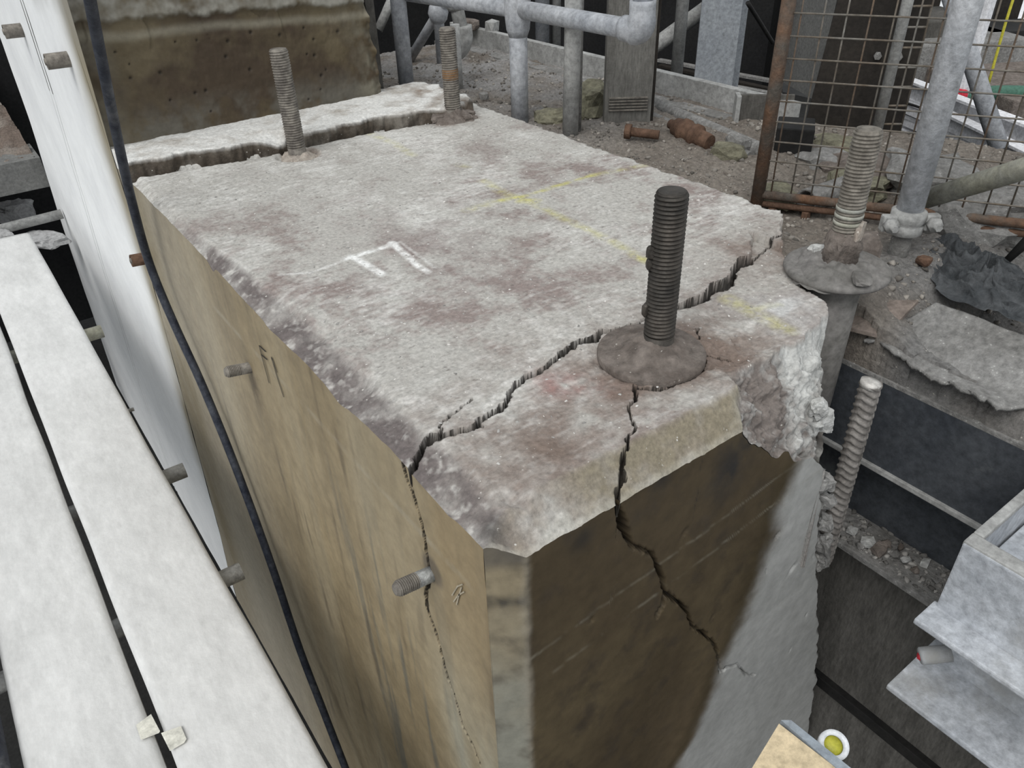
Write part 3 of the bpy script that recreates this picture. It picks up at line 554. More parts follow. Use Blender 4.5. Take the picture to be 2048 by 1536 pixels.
# steel sleeve with flange and grout around the right hand bolt
sl = thing('steel_anchor_sleeve', (*B4, -.9), 'dusty steel sleeve with round flange standing free of the broken corner', 'steel sleeve')
lathe('pipe', (*B4, -1.2), (0, 0, 1), [(.040, 0), (.044, .5), (.049, .95), (.051, 1.195)], M_sleeve, sl, 48)
lathe('flange', (*B4, -.012), (0, 0, 1), [(.05, -.004), (.093, 0), (.096, .004), (.095, .010), (.091, .013), (.03, .014)], M_sleeve, sl, 72, .004)
mound('grout_bed', B4, .02, .088, .02, M_sleeve, sl, .006, 3.)
chunk('pale_lump', PZ(1640, 502, .015), (.04, .03, .022), M_stone, sl, 61); chunk('pale_lump', PZ(1725, 556, .012), (.05, .03, .016), M_sleeve, sl, 62)
lathe('grout_collar', (*B4, .012), (0, 0, 1), [(.036, 0), (.030, .02), (.034, .03), (.029, .045), (.0235, .06)], M_grout, t4, 28, .12)
chunk('tape_scrap', np.array([B4[0]+.008, B4[1]-.022, .075]), (.034, .014, .034), M_groutlight, t4, 63, 2, .5)
chunk('tape_scrap', np.array([B4[0]-.018, B4[1]-.016, .045]), (.03, .014, .026), M_grout, t4, 64, 2, .5)

# ================================================================== STUDS ON THE LEFT SIDE
def stud(px, py, tx, ty, r, label, thread=True, m=None, group='studs sticking out of the left side', X0=XL):
    b = PX(px, py, X0); tip = PY(tx, ty, b[1]); L = b[0]-tip[0]; ax = (tip-b); ax[1] = 0; ax /= np.linalg.norm(ax); L = np.linalg.norm((tip-b)[[0, 2]])
    t = thing('side_stud', b, label, 'stud', group); m = m or M_bolt2
    if thread:
        lathe('shank', b-ax*.02, ax, [(r*.95, 0), (r*.95, .02+L*.42)], m, t, 24)
        threaded('threaded_end', b+ax*L*.4, ax, L*.6, r, .0032, M_bolt2, t, .0014, 24)
    else:
        lathe('tube_stub', b-ax*.02, ax, [(r, 0), (r, .02+L), (r*.82, .02+L), (r*.82, L*.8)], m, t, 28, .01)
        threaded('bolt_core', b+ax*L*.75, ax, L*.30, r*.6, .003, M_bolt2, t, .0012, 20)
    return t
stud(862, 1148, 790, 1180, .0125, 'scraped shiny threaded stud poking out of the side crack', True, M_zinc)
stud(500, 735, 450, 745, .0125, 'dull threaded stud beside the pencilled mark', True)
stud(300, 515, 262, 522, .017, 'rusty tube stub behind the dark cable', False, M_rusty)
stud(138, 118, 92, 124, .020, 'rusty bar stub on the white wall nearest the plinth', False, M_bolt2)
stud(45, 60, 8, 64, .022, 'bar stub on the white wall at the picture\'s left edge', False, M_bolt2, X0=XL)

# ================================================================== WHITE WALL AND DARK UPSTAND BEHIND
def endY(z): return np.interp(z, [-2.3, -1.83, -.94, -.3, .03, .7], [5.2, 5.0, 4.65, 4.25, 4.17, 4.0])
A, B = np.meshgrid(np.linspace(0, 1, 620), np.linspace(0, 1, 90), indexing='ij'); a, b = A.ravel(), B.ravel(); z = .75-3.05*b
yj = np.interp(z, JOINT_Z, JOINT_Y); yg = np.interp(z, [-2.3, -2.1, -1.38, -.65, 0, .245, .75], [3.84, 3.80, 3.667, 3.395, 3.10, 3.04, 2.92]); y = np.where(a < .5, yj+(yg-yj)*2*a, yg+(endY(z)-yg)*(2*a-1)); P = np.c_[np.full_like(y, XL), y, z]
n1 = fbm(P, 3, 4, .55, 91.); c = mixc(np.tile([.88, .89, .89], (len(P), 1)), (.80, .81, .815), np.clip(.3+n1, 0, 1))
fade = np.exp(-((y-yj)/(.10+.05*sst(-.6, .1, z)))**2); c = mixc(c, (.24, .20, .12), np.clip(fade*(1.0+.4*n1), 0, 1)*sst(-1.6, -.9, z)*.9)
c = mixc(c, (.30, .29, .26), sst(.28, .42, z+.08*n1)*sst(.55, .2, a)*.6)
u2 = y-yg; groove = sst(.013, .006, np.abs(np.abs(u2)-.028))
c = mixc(c, (.33, .34, .34), groove*.9); P[:, 0] += .006*groove+.001*fbm(P, 5, 3)
wl = npmesh('wall_left', P, gridfaces(620, 90), M_lightwall, None, c); tag(wl, 'white limewashed concrete wall beside the planks, with two vertical grooves', kind='structure')
A, B = np.meshgrid(np.linspace(0, 1, 300), np.linspace(0, 1, 170), indexing='ij'); a, b = A.ravel(), B.ravel()
z = .03+.62*b; x = XL+a*(1.165-.055*b-XL); P = np.c_[x, np.full_like(x, 2.29), z]; P[:, 1] += .10*(.03-z)*0
n1 = fbm(P, 3.5, 4, .55, 5.); n2 = fbm(P, 12, 4, .6, 6.); n3 = fbm(P, 40, 3, .6, 8.)
c = mixc(np.tile([.125, .098, .058], (len(P), 1)), (.20, .165, .105), np.clip(.8*n1+.3*n2, 0, 1)); c = mixc(c, (.065, .045, .03), np.clip(.2-1.1*n1+.5*n2, 0, .85)); c = mixc(c, (.16, .15, .125), sst(.12, .02, z-.03)*np.clip(.5+n2, 0, .8))
c = mixc(c, (.25, .24, .20), sst(.10, .0, x-XL)*np.clip(.6+n1, 0, 1)); c = mixc(c, (.26, .24, .18), sst(.12, .0, 1.165-.055*b-x)*np.clip(.4+n2, 0, 1))
l0, l1 = PY(190, 42, 2.29), PY(690, 6, 2.29); c = c*.8; led = l0[2]+(l1[2]-l0[2])*(x-l0[0])/(l1[0]-l0[0]); ov = sst(-.006, .006, z-led+.01*n2); c = mixc(c, (.27, .26, .225), ov*np.clip(.75+n2, 0, 1)); c = mixc(c, (.30, .28, .22), .5*sst(.02, .0, np.abs(z-led+.035+.008*n1)))
P[:, 1] -= .014*ov+.004*sst(0, .01, fbm(P*[1, 0, .5], 6, 3, .5, 3.))*sst(led-.09, led-.06, z)*(1-ov); P[:, 1] += .003*n1+.0015*n3
pits = np.zeros(len(P))
for _ in range(26):
    qx, qz = RNG.uniform(.42, 1.15), RNG.uniform(.05, .27); s = RNG.uniform(.002, .0048); pits = np.maximum(pits, np.exp(-((x-qx)**2+(z-qz)**2)/s**2))
P[:, 1] += .008*pits; c = mixc(c, (.03, .025, .02), pits*.8); P[:, 1] += .02*sst(.03, 0, 1.165-.055*b-x)*(.6+n2)
wb = thing('wall_back', (.75, 2.6, .03), 'dark brown oil stained concrete upstand behind the plinth', None, None, 'structure')
npmesh('front_face', P, gridfaces(300, 170), M_face, wb, c)
V = [(XL+.001, 2.295, .03), (1.16, 2.31, .03), (1.16, 4.1, .03), (XL+.001, 4.1, .03), (XL+.001, 2.295, .65), (1.108, 2.31, .65), (1.108, 4.1, .65), (XL+.001, 4.1, .65)]
bm = bmesh.new(); vv = [bm.verts.new(v) for v in V]
for f in ((1, 2, 6, 5), (2, 3, 7, 6), (3, 0, 4, 7), (4, 5, 6, 7), (0, 3, 2, 1)): bm.faces.new([vv[i] for i in f])
bmobj('core', bm, M_darkconc, wb)
box('rear_edge_strip', (1.19, 2.42, .2), (.03, .12, .8), M_darkconc, wb)

# ================================================================== DARK CABLE
cp = [PX(a, b, X) for a, b, X in ((172, -60, .27), (180, 0, .28), (205, 130, .285), (240, 300, .29), (268, 420, .295), (300, 530, .30), (345, 640, .305), (400, 760, .31), (450, 880, .312), (500, 1010, .312), (550, 1150, .308), (600, 1300, .30), (650, 1430, .293), (700, 1560, .285), (760, 1720, .275))]
tag(tube('cable', curve_pts(cp, 6), .0105, M_cable, None, 14), 'dark blue black cable slanting down past the left side of the plinth', 'cable')

# ================================================================== SCAFFOLD BOARDS
def plank(x0, x1, y0, y1, label, seed, zt=-.70):
    t = thing('scaffold_board', ((x0+x1)/2, (y0+y1)/2, zt-.038), label, 'scaffold board', 'scaffold boards on the left')
    ny = 160; nx = 24; Yv = np.linspace(y0, y1, ny); V = []; 
    xx = np.linspace(0, 1, nx); A, B = np.meshgrid(Yv, xx, indexing='ij'); P = np.c_[np.zeros(A.size), A.ravel(), B.ravel()*.2+seed]
    wob = .004*perlin(np.c_[Yv*2.2, np.full(ny, seed), np.zeros(ny)])
    Xv = x0+(x1-x0)*B+wob[:, None]; Z = zt+.0015*fbm(P, 9, 3).reshape(A.shape)+(.0035*((B-.5)*2)**2*-1)-.006*np.clip((np.abs(B-.5)-.47)/.03, 0, 1)
    top = np.stack([Xv, A, Z], -1).reshape(-1, 3); bot = top.copy(); bot[:, 2] = zt-.038
    F = gridfaces(ny, nx); nv = len(top); i = np.arange(nv).reshape(ny, nx); side = []
    for edge in (i[:, 0], i[::-1, -1], i[0, ::-1], i[-1, :]):
        side.append(np.stack([edge[:-1], edge[1:], edge[1:]+nv, edge[:-1]+nv], -1))
    npmesh('board', np.concatenate([top, bot]), np.concatenate([F[:, ::-1], F+nv]+side), M_plank, t, smooth=False); return t
p1 = plank(-.072, .150, .42, 3.95, 'bleached scaffold board nearest the plinth', 1.)
p2 = plank(-.298, -.088, .42, 4.6, 'bleached scaffold board left of the dark gap', 5.)
plank(-.60, -.385, .42, 4.6, 'bleached scaffold board showing only in the bottom left corner', 9.)
tag(tube('dark_tube', [(-.335, .4, -.69), (-.335, 2.5, -.69)], .022, M_cable), 'dark tube along the outer board in the bottom left corner', 'tube')
def band(parent, l, dz=.0):
    bm = bmesh.new(); vs_ = []
    for z in (-.6985, -.6965): vs_.append([bm.verts.new(tuple(PZ(a, b, z))) for a, b in l])
    bm.faces.new(vs_[1]); bm.faces.new(vs_[0][::-1])
    for k in range(len(l)): bm.faces.new((vs_[0][k], vs_[0][(k+1) % len(l)], vs_[1][(k+1) % len(l)], vs_[1][k]))
    o = bmobj('end_band_clip', bm, mat('pale cream metal', (.60, .59, .52), (.68, .67, .60), 12, .7, .1), parent); return o
band(p2, [(272, 1450), (302, 1428), (320, 1462), (318, 1466), (282, 1480)]); band(p1, [(322, 1466), (362, 1452), (373, 1478), (368, 1486), (340, 1502)])
for px, py, r, lab, m in ((345, 950, .022, 'tube end under the boards by the white wall', M_galv2), (455, 1155, .022, 'tube end under the boards below the brown side', M_galv2), (185, 668, .024, 'yellow tinged tube end under the boards farthest back', M_ydust)):
    q = PZ(px, py, -.765); e = q.copy(); e[0] = q[0]+.035
    bm = tag(tube('transom_tube', [(-.55, e[1]+.02, -.765), (e[0], e[1], -.765)], r, m, None, 18), lab, 'tube', 'scaffold transoms')
tag(tube('rod_end', [PZ(235, 824, -.75)-[.1, 0, 0], PZ(268, 818, -.75)], .006, M_galv2, None, 10), 'thin rod end between the boards and the white wall', 'rod')

# ================================================================== FLOOR LEVELS
def flat(name, c, s, m, kind='structure', label=None):
    o = box(name, c, s, m, None, None, 0); tag(o, label, kind=kind); return o
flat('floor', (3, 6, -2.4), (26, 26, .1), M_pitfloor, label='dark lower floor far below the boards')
# rubble ground right of and behind the block
def GZ(x, y):
    x = np.asarray(x, float); y = np.asarray(y, float); P = np.c_[x, y, 0*x]
    z = -.055-.055*sst(1.55, 1.05, y)*sst(1.36, 1.55, x)-.105*sst(.80, .52, y+.15*(x-1.35)*(x < 2))
    z = z+.04*sst(.12, .0, np.abs(x-1.28))*sst(1.0, .9, y)*sst(.72, .80, y)
    z = z+(.010*fbm(P, 4, 3)+.006*fbm(P, 18, 4, .6)+.0028*fbm(P, 70, 3))*(.45+.55*sst(.5, .7, y))
    z = z+.03*np.exp(-((x-1.93)**2/.02+(y-1.30)**2/.05))+.05*np.exp(-((x-2.2)**2/.03+(y-1.05)**2/.03))
    return z
def ground(na, nb, x, y):
    z = GZ(x, y); P = np.c_[x, y, z]; lo = 1.325+.012*fbm(P, 12, 3)
    void = (x < lo) & (y < .775+.02*fbm(P, 8, 3)); z = np.where(void, -.236, z); z = np.where((x < 1.37) & (y > .95), np.minimum(z, -.08), z); P[:, 2] = z
    n1 = fbm(P, 5, 4, .55, 3.); n2 = fbm(P, 22, 4, .6, 5.); c = mixc(np.tile([.20, .175, .150], (len(P), 1)), (.29, .26, .225), np.clip(.2+.7*n1+.5*n2, 0, 1)); c = mixc(c, (.10, .08, .065), np.clip(.8*n2-.1, 0, .7))
    gd = sst(1.5, 2.0, y); c = mixc(c, (.23, .22, .21), gd*np.clip(.6+n1, 0, 1)); c = mixc(c, (.32, .31, .30), sst(2.2, 2.6, y)*np.clip(.5+n1, 0, 1)); c = mixc(c, (.21, .205, .198), np.clip(sst(1.3, 1.6, x)*sst(.95, .7, y)+sst(.66, .55, y), 0, 1)*np.clip(.85+.4*n1, 0, 1))
    return P, c, void
A, B = np.meshgrid(np.linspace(0, 1, 420), np.linspace(0, 1, 520), indexing='ij'); a, b = A.ravel(), B.ravel()
y = .55+2.7*b; x = 1.16+a*(2.06-1.16+.45*sst(1.7, .9, y)+.6*sst(.95, .6, y)); P, c, void = ground(420, 520, x, y); P[:, 0] = np.where(void, np.maximum(P[:, 0], np.where(y > .72, 1.2, 1.334)), P[:, 0]); GF = gridfaces(420, 520); GF = GF[~void[GF].all(1)]
g = npmesh('floor_rubble', P, GF, M_ground, None, c); tag(g, 'brown grey rubble and dust behind and right of the plinth', 'ground', None, 'stuff')
n = 5200; cx = RNG.uniform(1.40, 2.6, n); cy = RNG.uniform(.5, 2.9, n); ok = cx < 2.04+.42*sst(1.7, .9, cy); cx, cy = cx[ok], cy[ok]; cz = GZ(cx, cy)
sz = .003+.012*RNG.uniform(0, 1, len(cx))**3.5; g_ = RNG.uniform(.10, .36, len(cx))[:, None]
crumbs('rubble_crumbs', np.c_[cx, cy, cz-sz*.1], np.c_[sz*1.2, sz*.9, sz*.55], g_*[1, .92, .82], 'small stones and crumbs lying on the rubble', 'stones')
# kerb along the far side of the rubble
kb = thing('steel_kerb', (2.06, 2.3, -.1), 'long dusty steel kerb closing the rubble bed behind the handrail', 'kerb')
box('upstand', (2.075, 2.35, -.035), (.03, 1.9, .10), M_galv2, kb); box('foot', (2.0, 2.35, -.062), (.06, 1.9, .02), M_plate, kb, rotz(0))
chunk('grit_lump', (2.04, 3.1, .03), (.09, .06, .05), M_grout, kb, 5); chunk('grit_lump', (2.09, 3.0, .03), (.06, .06, .06), M_galv2, kb, 6, 1, .1)
for k, (a0, a1, zz, r, lab) in enumerate((((1305, 208), (1530, 305), -.06, .022, 'upper of two dusty pipes lying along the kerb'), ((1300, 235), (1500, 318), -.075, .020, 'lower of two dusty pipes lying along the kerb'))):
    tag(tube('lying_pipe', [PZ(*a0, zz), PZ(*a1, zz)], r, M_plate, None, 14), lab, 'pipe', 'pipes along the kerb')
an = thing('angle_iron', PZ(1510, 290, -.09), 'dark bent angle iron end standing behind the lying pipes', 'angle iron')
q = PZ(1505, 262, -.08); box('plate', q+[.02, -.02, .05], (.16, .012, .12), M_darkconc, an, rotz(-.75)); box('rim', q+[-.04, .04, .05], (.014, .05, .12), M_galv2, an, rotz(-.75))

# steel beam with plate on the right
X1, ZT1 = 1.33, -.232; YB = .12; LB = 1.66
bt = thing('steel_beam', (X1+.1, 0.2, -.70), 'blue black steel beam under the dusty plate with rubble on its lower flange', 'steel beam')
box('top_flange', (X1+.20, YB, ZT1-.006), (.40, LB, .012), M_plate, bt); box('face_plate', (X1+.008, YB, ZT1-.11), (.016, LB-.01, .205), M_blacksteel, bt); box('face_lip', (X1+.002, YB, ZT1-.208), (.02, LB-.01, .012), M_galv2, bt)
box('web', (X1+.12, YB, ZT1-.33), (.016, LB-.01, .25), M_blacksteel, bt); box('lower_flange', (X1+.07, YB, -.690), (.15, LB, .016), M_plate, bt)
pp = thing('dusty_plate', PZ(1900, 740, -.205), 'curled dusty steel sheet lying on top of the dark beam', 'steel sheet')
cs = [PZ(*p, -.19) for p in ((1722, 698), (1985, 842), (2230, 830), (1850, 672))]; A, B = np.meshgrid(np.linspace(0, 1, 70), np.linspace(0, 1, 50), indexing='ij'); a, b = A.ravel()[:, None], B.ravel()[:, None]
P = (cs[0]*(1-a)+cs[1]*a)*(1-b)+(cs[3]*(1-a)+cs[2]*a)*b; jag = .010*fbm(P, 22, 4, .65)[:, None]*np.clip(1-b*6, 0, 1); P = P+jag*np.array([-1., -.5, 0]); a, b = a[:, 0], b[:, 0]
P[:, 2] = -.185+.016*np.clip(1-b*4, 0, 1)+.070*b+.006+.007*np.sin(a*9)*np.clip(1-b*3, 0, 1)+.003*fbm(P, 12, 3)
gf = gridfaces(70, 50); ii = np.arange(3500).reshape(70, 50); Q = P-[0, 0, .007]; sd_ = [np.stack([e[:-1], e[1:], e[1:]+3500, e[:-1]+3500], -1) for e in (ii[:, 0], ii[::-1, -1], ii[0, ::-1], ii[-1, :])]
npmesh('sheet', np.r_[P, Q], np.concatenate([gf[:, ::-1], gf+3500]+sd_), M_plate, pp, smooth=False)
A, B = np.meshgrid(np.linspace(0, 1, 220), np.linspace(0, 1, 150), indexing='ij'); x = 1.30+A.ravel()*1.2; y = -.35+B.ravel()*.93; P, c, _v = ground(220, 150, x, y)
P[:, 2] = np.where(x < 1.338+.006*fbm(P, 20, 3), ZT1-.008, P[:, 2]); P[:, 0] = np.maximum(P[:, 0], X1+.004)
tag(npmesh('floor_dust', P, gridfaces(220, 150), M_ground, None, c), 'grey dust and grit banked over the dark beam on the right', 'ground', None, 'stuff')
bd = thing('thin_board', PZ(1760, 640, -.16), 'small brown square sheet lying half buried beside the sleeve', 'sheet')
bm = bmesh.new(); sp = [(1700, 655), (1722, 600), (1838, 600), (1768, 672)]; up = [bm.verts.new(tuple(PZ(a, b, z))) for (a, b), z in zip(sp, (-.135, -.115, -.105, -.145))]; dn = [bm.verts.new(v.co-Vector((0, 0, .008))) for v in up]
bm.faces.new(up); bm.faces.new(dn[::-1]); [bm.faces.new((dn[i], dn[(i+1) % 4], up[(i+1) % 4], up[i])) for i in range(4)]; bmobj('sheet', bm, mat('brown dusty sheet', (.17, .14, .12), (.23, .19, .165), 15, .9, .4, 80), bd)
# rubble bits on the lower flange
for k, (px, py, s) in enumerate(((1735, 1085, .045), (1758, 1100, .05), (1722, 1090, .03), (1705, 1060, .04), (1770, 1085, .03), (1790, 1108, .035), (1812, 1120, .035), (1832, 1140, .03), (1690, 1048, .03), (1850, 1125, .03), (1800, 1095, .025), (1870, 1160, .025))):
    chunk('stone', PZ(px, py, -.682+s*.25), (s*.75, s*.6, s*.45), (M_stone, M_grout, M_plate)[k % 3], None, 100+k, 1, .6, ('pale stone at the left of the rubble on the beam flange, front', 'largest stone in the middle of the rubble on the beam flange', 'dark flat stone left of the largest on the beam flange', 'stone beside the ribbed bar on the beam flange', 'brown stone just behind the largest on the beam flange', 'dark stone just right of the largest on the beam flange', 'pale stone halfway along the flange rubble', 'brown stone past the middle of the flange rubble', 'dark stone nearest the plinth on the beam flange', 'pale stone against the web near the right of the flange rubble', 'brown stone against the web behind the middle of the flange rubble', 'dark rightmost stone on the beam flange')[k], 'stone', 'stones on the beam flange')
n = 420; cx = X1+.012+RNG.uniform(0, 1, n)**1.3*.11; cy = RNG.uniform(.18, .62, n); sz = .003+.011*RNG.uniform(0, 1, n)**2.5
crumbs('flange_grit', np.c_[cx, cy, np.full(n, -.683)], np.c_[sz*1.3, sz, sz*.5], RNG.uniform(.10, .42, n)[:, None]*[1, .96, .90], 'grit and chips strewn along the lower beam flange', 'grit')
# dark wall below the beam
dw = box('wall_right', (X1+.13, .1, -1.55), (.16, 1.75, 1.68), M_darkconc, None, None, .004); tag(dw, 'dark concrete wall below the steel beam', kind='structure')
box('ledge', (X1+.045, .1, PX(1750, 1440, X1+.05)[2]), (.03, 1.75, .035), M_black, dw)
# pale beam in the lower right corner
fb = thing('channel_beam', (1.0, 0, -.55), 'pale dusty steel channel beam in the lower right corner, cut end showing', 'steel beam')
box('lower_flange', (1.05, -.16, -.532), (.20, .864, .012), M_beam, fb, None, .003); box('recessed_web', (1.07, -.17, -.44), (.012, .84, .175), M_beam, fb)
box('upper_flange', (.98, -.16, -.360), (.06, .864, .011), M_beam, fb, None, .003); box('side_plate', (1.006, -.16, -.288), (.012, .85, .15), M_beam, fb, None, .003)
box('rim', (1.016, -.16, -.216), (.028, .852, .012), M_galv2, fb, None, .003); box('end_rim', (1.231, .258, -.216), (.40, .016, .012), M_galv2, fb, None, .003); box('end_plate', (1.215, .259, -.288), (.40, .010, .14), M_beam, fb); box('inner_floor', (1.2, -.16, -.30), (.38, .82, .01), M_beam, fb)
pn = PX(1862, 1310, 1.0); nb = thing('pipe_nub', pn, 'short grey pipe nub with red paint under the pale beam', 'pipe')
d = np.array([-.6, .55, -.25]); d /= np.linalg.norm(d); lathe('stub', pn-d*.03, d, [(.014, 0), (.0145, .03), (.0145, .045), (.012, .048), (.002, .048)], M_beam, nb, 24); chunk('red_dab', pn+d*.0165, (.013, .008, .012), M_red, nb, 3, 2, .3)
# wooden piece with metal edge and ring at the bottom edge
wd = thing('wooden_tool_board', (.66, .24, -.42), 'cream worn wooden board with grey blue metal edge at the bottom edge', 'board')
a0, a1, a2, a3 = [PZ(*p, -.40) for p in ((1560, 1444), (1715, 1560), (1560, 1640), (1490, 1560))]
def slab(name, pts, th, m, parent):
    bm = bmesh.new(); up = [bm.verts.new(tuple(p)) for p in pts]; dn = [bm.verts.new((p[0], p[1], p[2]-th)) for p in pts]; n = len(pts)
    bm.faces.new(up); bm.faces.new(dn[::-1]); [bm.faces.new((dn[i], dn[(i+1) % n], up[(i+1) % n], up[i])) for i in range(n)]; return bmobj(name, bm, m, parent)
slab('board', [PZ(*p, -.40) for p in ((1558, 1447), (1690, 1550), (1600, 1680), (1465, 1600))], .03, M_wood, wd)
slab('metal_edge', [PZ(*p, -.398) for p in ((1562, 1440), (1582, 1440), (1722, 1552), (1692, 1552))], .034, M_bluesteel, wd)
rg = thing('ring_vial', PZ(1666, 1494, -.42), 'white ring holding a yellow green vial beside the cream board', 'vial')
lathe('ring', PZ(1664, 1492, -.425), (-.35, -.3, 1), [(.021, 0), (.021, .012), (.0135, .012), (.0135, .002), (.021, 0)], M_ring, rg, 40, 0, False); lathe('vial', PZ(1664, 1492, -.425), (-.35, -.3, 1), [(.0136, .001), (.0132, .006), (.006, .0072), (.001, .0075)], M_vial, rg, 32)

# rebar
rb = thing('rebar', PY(1650, 1100, .53), 'cut ribbed reinforcing bar standing out of the broken flank', 'rebar')
p0, p1_ = PY(1645, 1118, .545), PY(1742, 765, .545); ax = (p1_-p0)/np.linalg.norm(p1_-p0); L = np.linalg.norm(p1_-p0)
dd, uu, vv_ = [np.array(q) for q in frame(ax)]; h = np.arange(0, L, .0016); nn = 40; T = np.arange(nn+1)*2*math.pi/nn; H, TT2 = np.meshgrid(h, T, indexing='ij')
half = np.abs(((TT2/math.pi) % 1)*2-1); ph = ((H+.016*(half))/.0165) % 1; rib = sst(.34, .08, np.abs(ph-.5))*sst(.98, .8, half)
Rr = (.0172+.0030*rib+.0022*sst(.92, .98, half)); V = p0+dd*H[..., None]+Rr[..., None]*(uu*np.cos(TT2)[..., None]+vv_*np.sin(TT2)[..., None])
npmesh('ribbed_bar', V.reshape(-1, 3), gridfaces(len(h), nn+1), M_rebar, rb)
lathe('cut_end', p0+dd*h[-1], ax+np.array([.2, -.1, 0]), [(.0182, -.008), (.0186, .003), (.006, .0052), (.0005, .005)], M_rebarcut, rb, 24)
for k, (px, py, s) in enumerate(((1632, 818, .026), (1640, 842, .034), (1628, 850, .026), (1648, 965, .030), (1646, 1000, .034), (1650, 1045, .026), (1646, 1085, .034), (1642, 1118, .03))):
    chunk('broken_lump', PY(px, py, .545 if k < 3 else .528), (s, s, s*1.15), M_stone if k < 3 else M_plate, blk, 140+k, 3, .55)

# ================================================================== HANDRAIL
R1 = .0275
hr = thing('handrail', PZ(1040, 240, -.055), 'grey tubular handrail with ball fittings behind the plinth', 'handrail')
b1 = PZ(1040, 243, -.055); zf = on_vertical(b1, 1036, 18); top1 = np.array([b1[0], b1[1], zf])
tube('post', [b1-[0, 0, .05], top1], R1, M_galv, hr, 20)
lathe('tee_fitting', top1-[0, 0, .075], (0, 0, 1), [(R1*1.02, 0), (R1*1.28, .02), (R1*1.42, .06), (R1*1.42, .10), (R1*1.25, .13), (R1*1.0, .145)], M_galv, hr, 28)
e1 = PZ(1282, 62, zf); tube('rail', [top1, e1], R1*.92, M_galv, hr, 20)
elb = curve_pts([e1-(e1-top1)/np.linalg.norm(e1-top1)*.06, e1-(e1-top1)/np.linalg.norm(e1-top1)*.015, e1+[0, 0, .02], e1+[0, 0, .07]], 5)
tube('elbow_fitting', elb, [R1*1.15]*4+[R1*1.3]*(len(elb)-8)+[R1*1.2]*4, M_galv, hr, 20); tube('riser', [e1+[0, 0, .05], e1+[0, 0, .5]], R1*.92, M_galv, hr, 20)
e0 = PZ(700, -30, zf); tube('rail', [top1, e0], R1*.92, M_galv, hr, 20)
b0 = PZ(815, 188, -.055); tube('post', [b0-[0, 0, .05], b0+[0, 0, .6]], R1, M_galv, hr, 20)
e2 = PZ(928, 92, .07); tube('drop_pipe', [e2+[-.02, .03, .30], e2+[-.01, .015, .12], e2+[0, 0, .02]], R1*.9, M_galv2, hr, 18)
el = curve_pts([e2+[0, 0, .07], e2+[0, 0, .02], e2+[-.02, .012, -.015], e2+[-.06, .035, -.02]], 5); tube('elbow_fitting', el, R1*1.2, M_galv2, hr, 18)
lathe('coupling', e2+[-.012, .018, .12], (-.06, .1, 1), [(R1*1.05, 0), (R1*1.25, .01), (R1*1.25, .05), (R1*1.0, .065)], M_galv2, hr, 20)
tube('stub_post', [PZ(918, 180, -.055)-[0, 0, .03], PZ(918, 180, -.055)+[0, 0, .22]], R1*.6, M_galv2, hr, 14)
h2_ = thing('far_handrail', PZ(885, 125, -.055), 'farther grey handrail post with ball joint and slanting brace', 'handrail')
b5 = PZ(884, 128, -.055); zb_ = on_vertical(b5, 866, 26); tube('post', [b5-[0, 0, .04], [b5[0], b5[1], .6]], .021, M_galv, h2_, 16)
lathe('ball_joint', [b5[0], b5[1], zb_-.04], (0, 0, 1), [(.02, 0), (.034, .015), (.041, .04), (.034, .065), (.02, .08)], M_galv, h2_, 24)
c5 = np.array([b5[0], b5[1], zb_]); tube('brace', [PZ(820, 118, -.05), c5, c5+(c5-PZ(820, 118, -.05))*.8], .019, M_galv, h2_, 14)
br2 = tag(tube('brace_tube', [PY(757, 60, 3.4), PY(800, -40, 3.4)], .02, M_galv2, None, 12), 'slanting brace tube right behind the brown upstand', 'tube')
b6 = PZ(1140, 270, -.055); tag(tube('standing_tube', [b6-[0, 0, .04], b6+[.006, 0, .33], b6+[0, .004, .8]], [.0235, .0245, .0235], M_galv2, None, 16), 'worn upright tube standing right of the front handrail post', 'tube')
b7 = PZ(1152, 262, -.06); tag(tube('standing_tube', [b7, b7+[.0, 0, .8]], .016, M_plate, None, 12), 'dark thin tube behind the worn upright tube', 'tube')
# grey board with riveted strip
q = PZ(1252, 244, -.06); wbd = thing('upright_board', q, 'grey weathered upright board with a ribbed metal strip', 'board')
rz = -.64; box('board', q+[.0, .0, .42], (.145, .045, .95), M_board, wbd, rotz(rz)); f = np.array([-math.sin(-rz)*1, -math.cos(rz), 0]); f = np.array([math.sin(rz), -math.cos(rz), 0])
zs_ = on_vertical(q, 1250, 202)
for k in range(5): box('ribbed_strip', q+f*.026+[0, 0, zs_-q[2]-.02+k*.009+.0], (.12, .008, .005), M_bolt2, wbd, rotz(rz), .001)
box('packing_strip', q+np.array([math.cos(rz), math.sin(rz), 0])*.085+[0, .02, .42], (.022, .04, .95), M_darkcol, wbd, rotz(rz))
# pipes and posts behind
def vpost(px, py, z, r, m, label, top=1.0, n=14):
    b = PZ(px, py, z); return tag(tube('background_post', [b, b+[0, 0, top-z]], r, m, None, n), label, 'post', 'posts in the dark background')
vpost(1085, 132, -.5, .045, M_galv, 'grey post left of the worn upright tube in the background', 1.0); vpost(1112, 128, -.5, .03, M_galv2, 'thinner grey post hidden behind the worn upright tube', 1.0)
vpost(1350, 180, -.35, .030, M_galv2, 'grey round post left of the pale steel column', 1.2)
tag(tube('brace_tube', [PZ(1285, 110, -.2), PZ(1285, 110, -.2)+(_r*.55+_u*.42+_f*.05)*1.3], .038, M_galv2, None, 14), 'thick slanting tube behind the rail elbow', 'tube')
hc = thing('steel_column', PZ(1425, 205, -.45), 'pale grey steel H column in the background', 'column'); q = PZ(1420, 215, -.45)
rz = -.75; ux = np.array([math.cos(rz), math.sin(rz), 0]); uy = np.array([-math.sin(rz), math.cos(rz), 0])
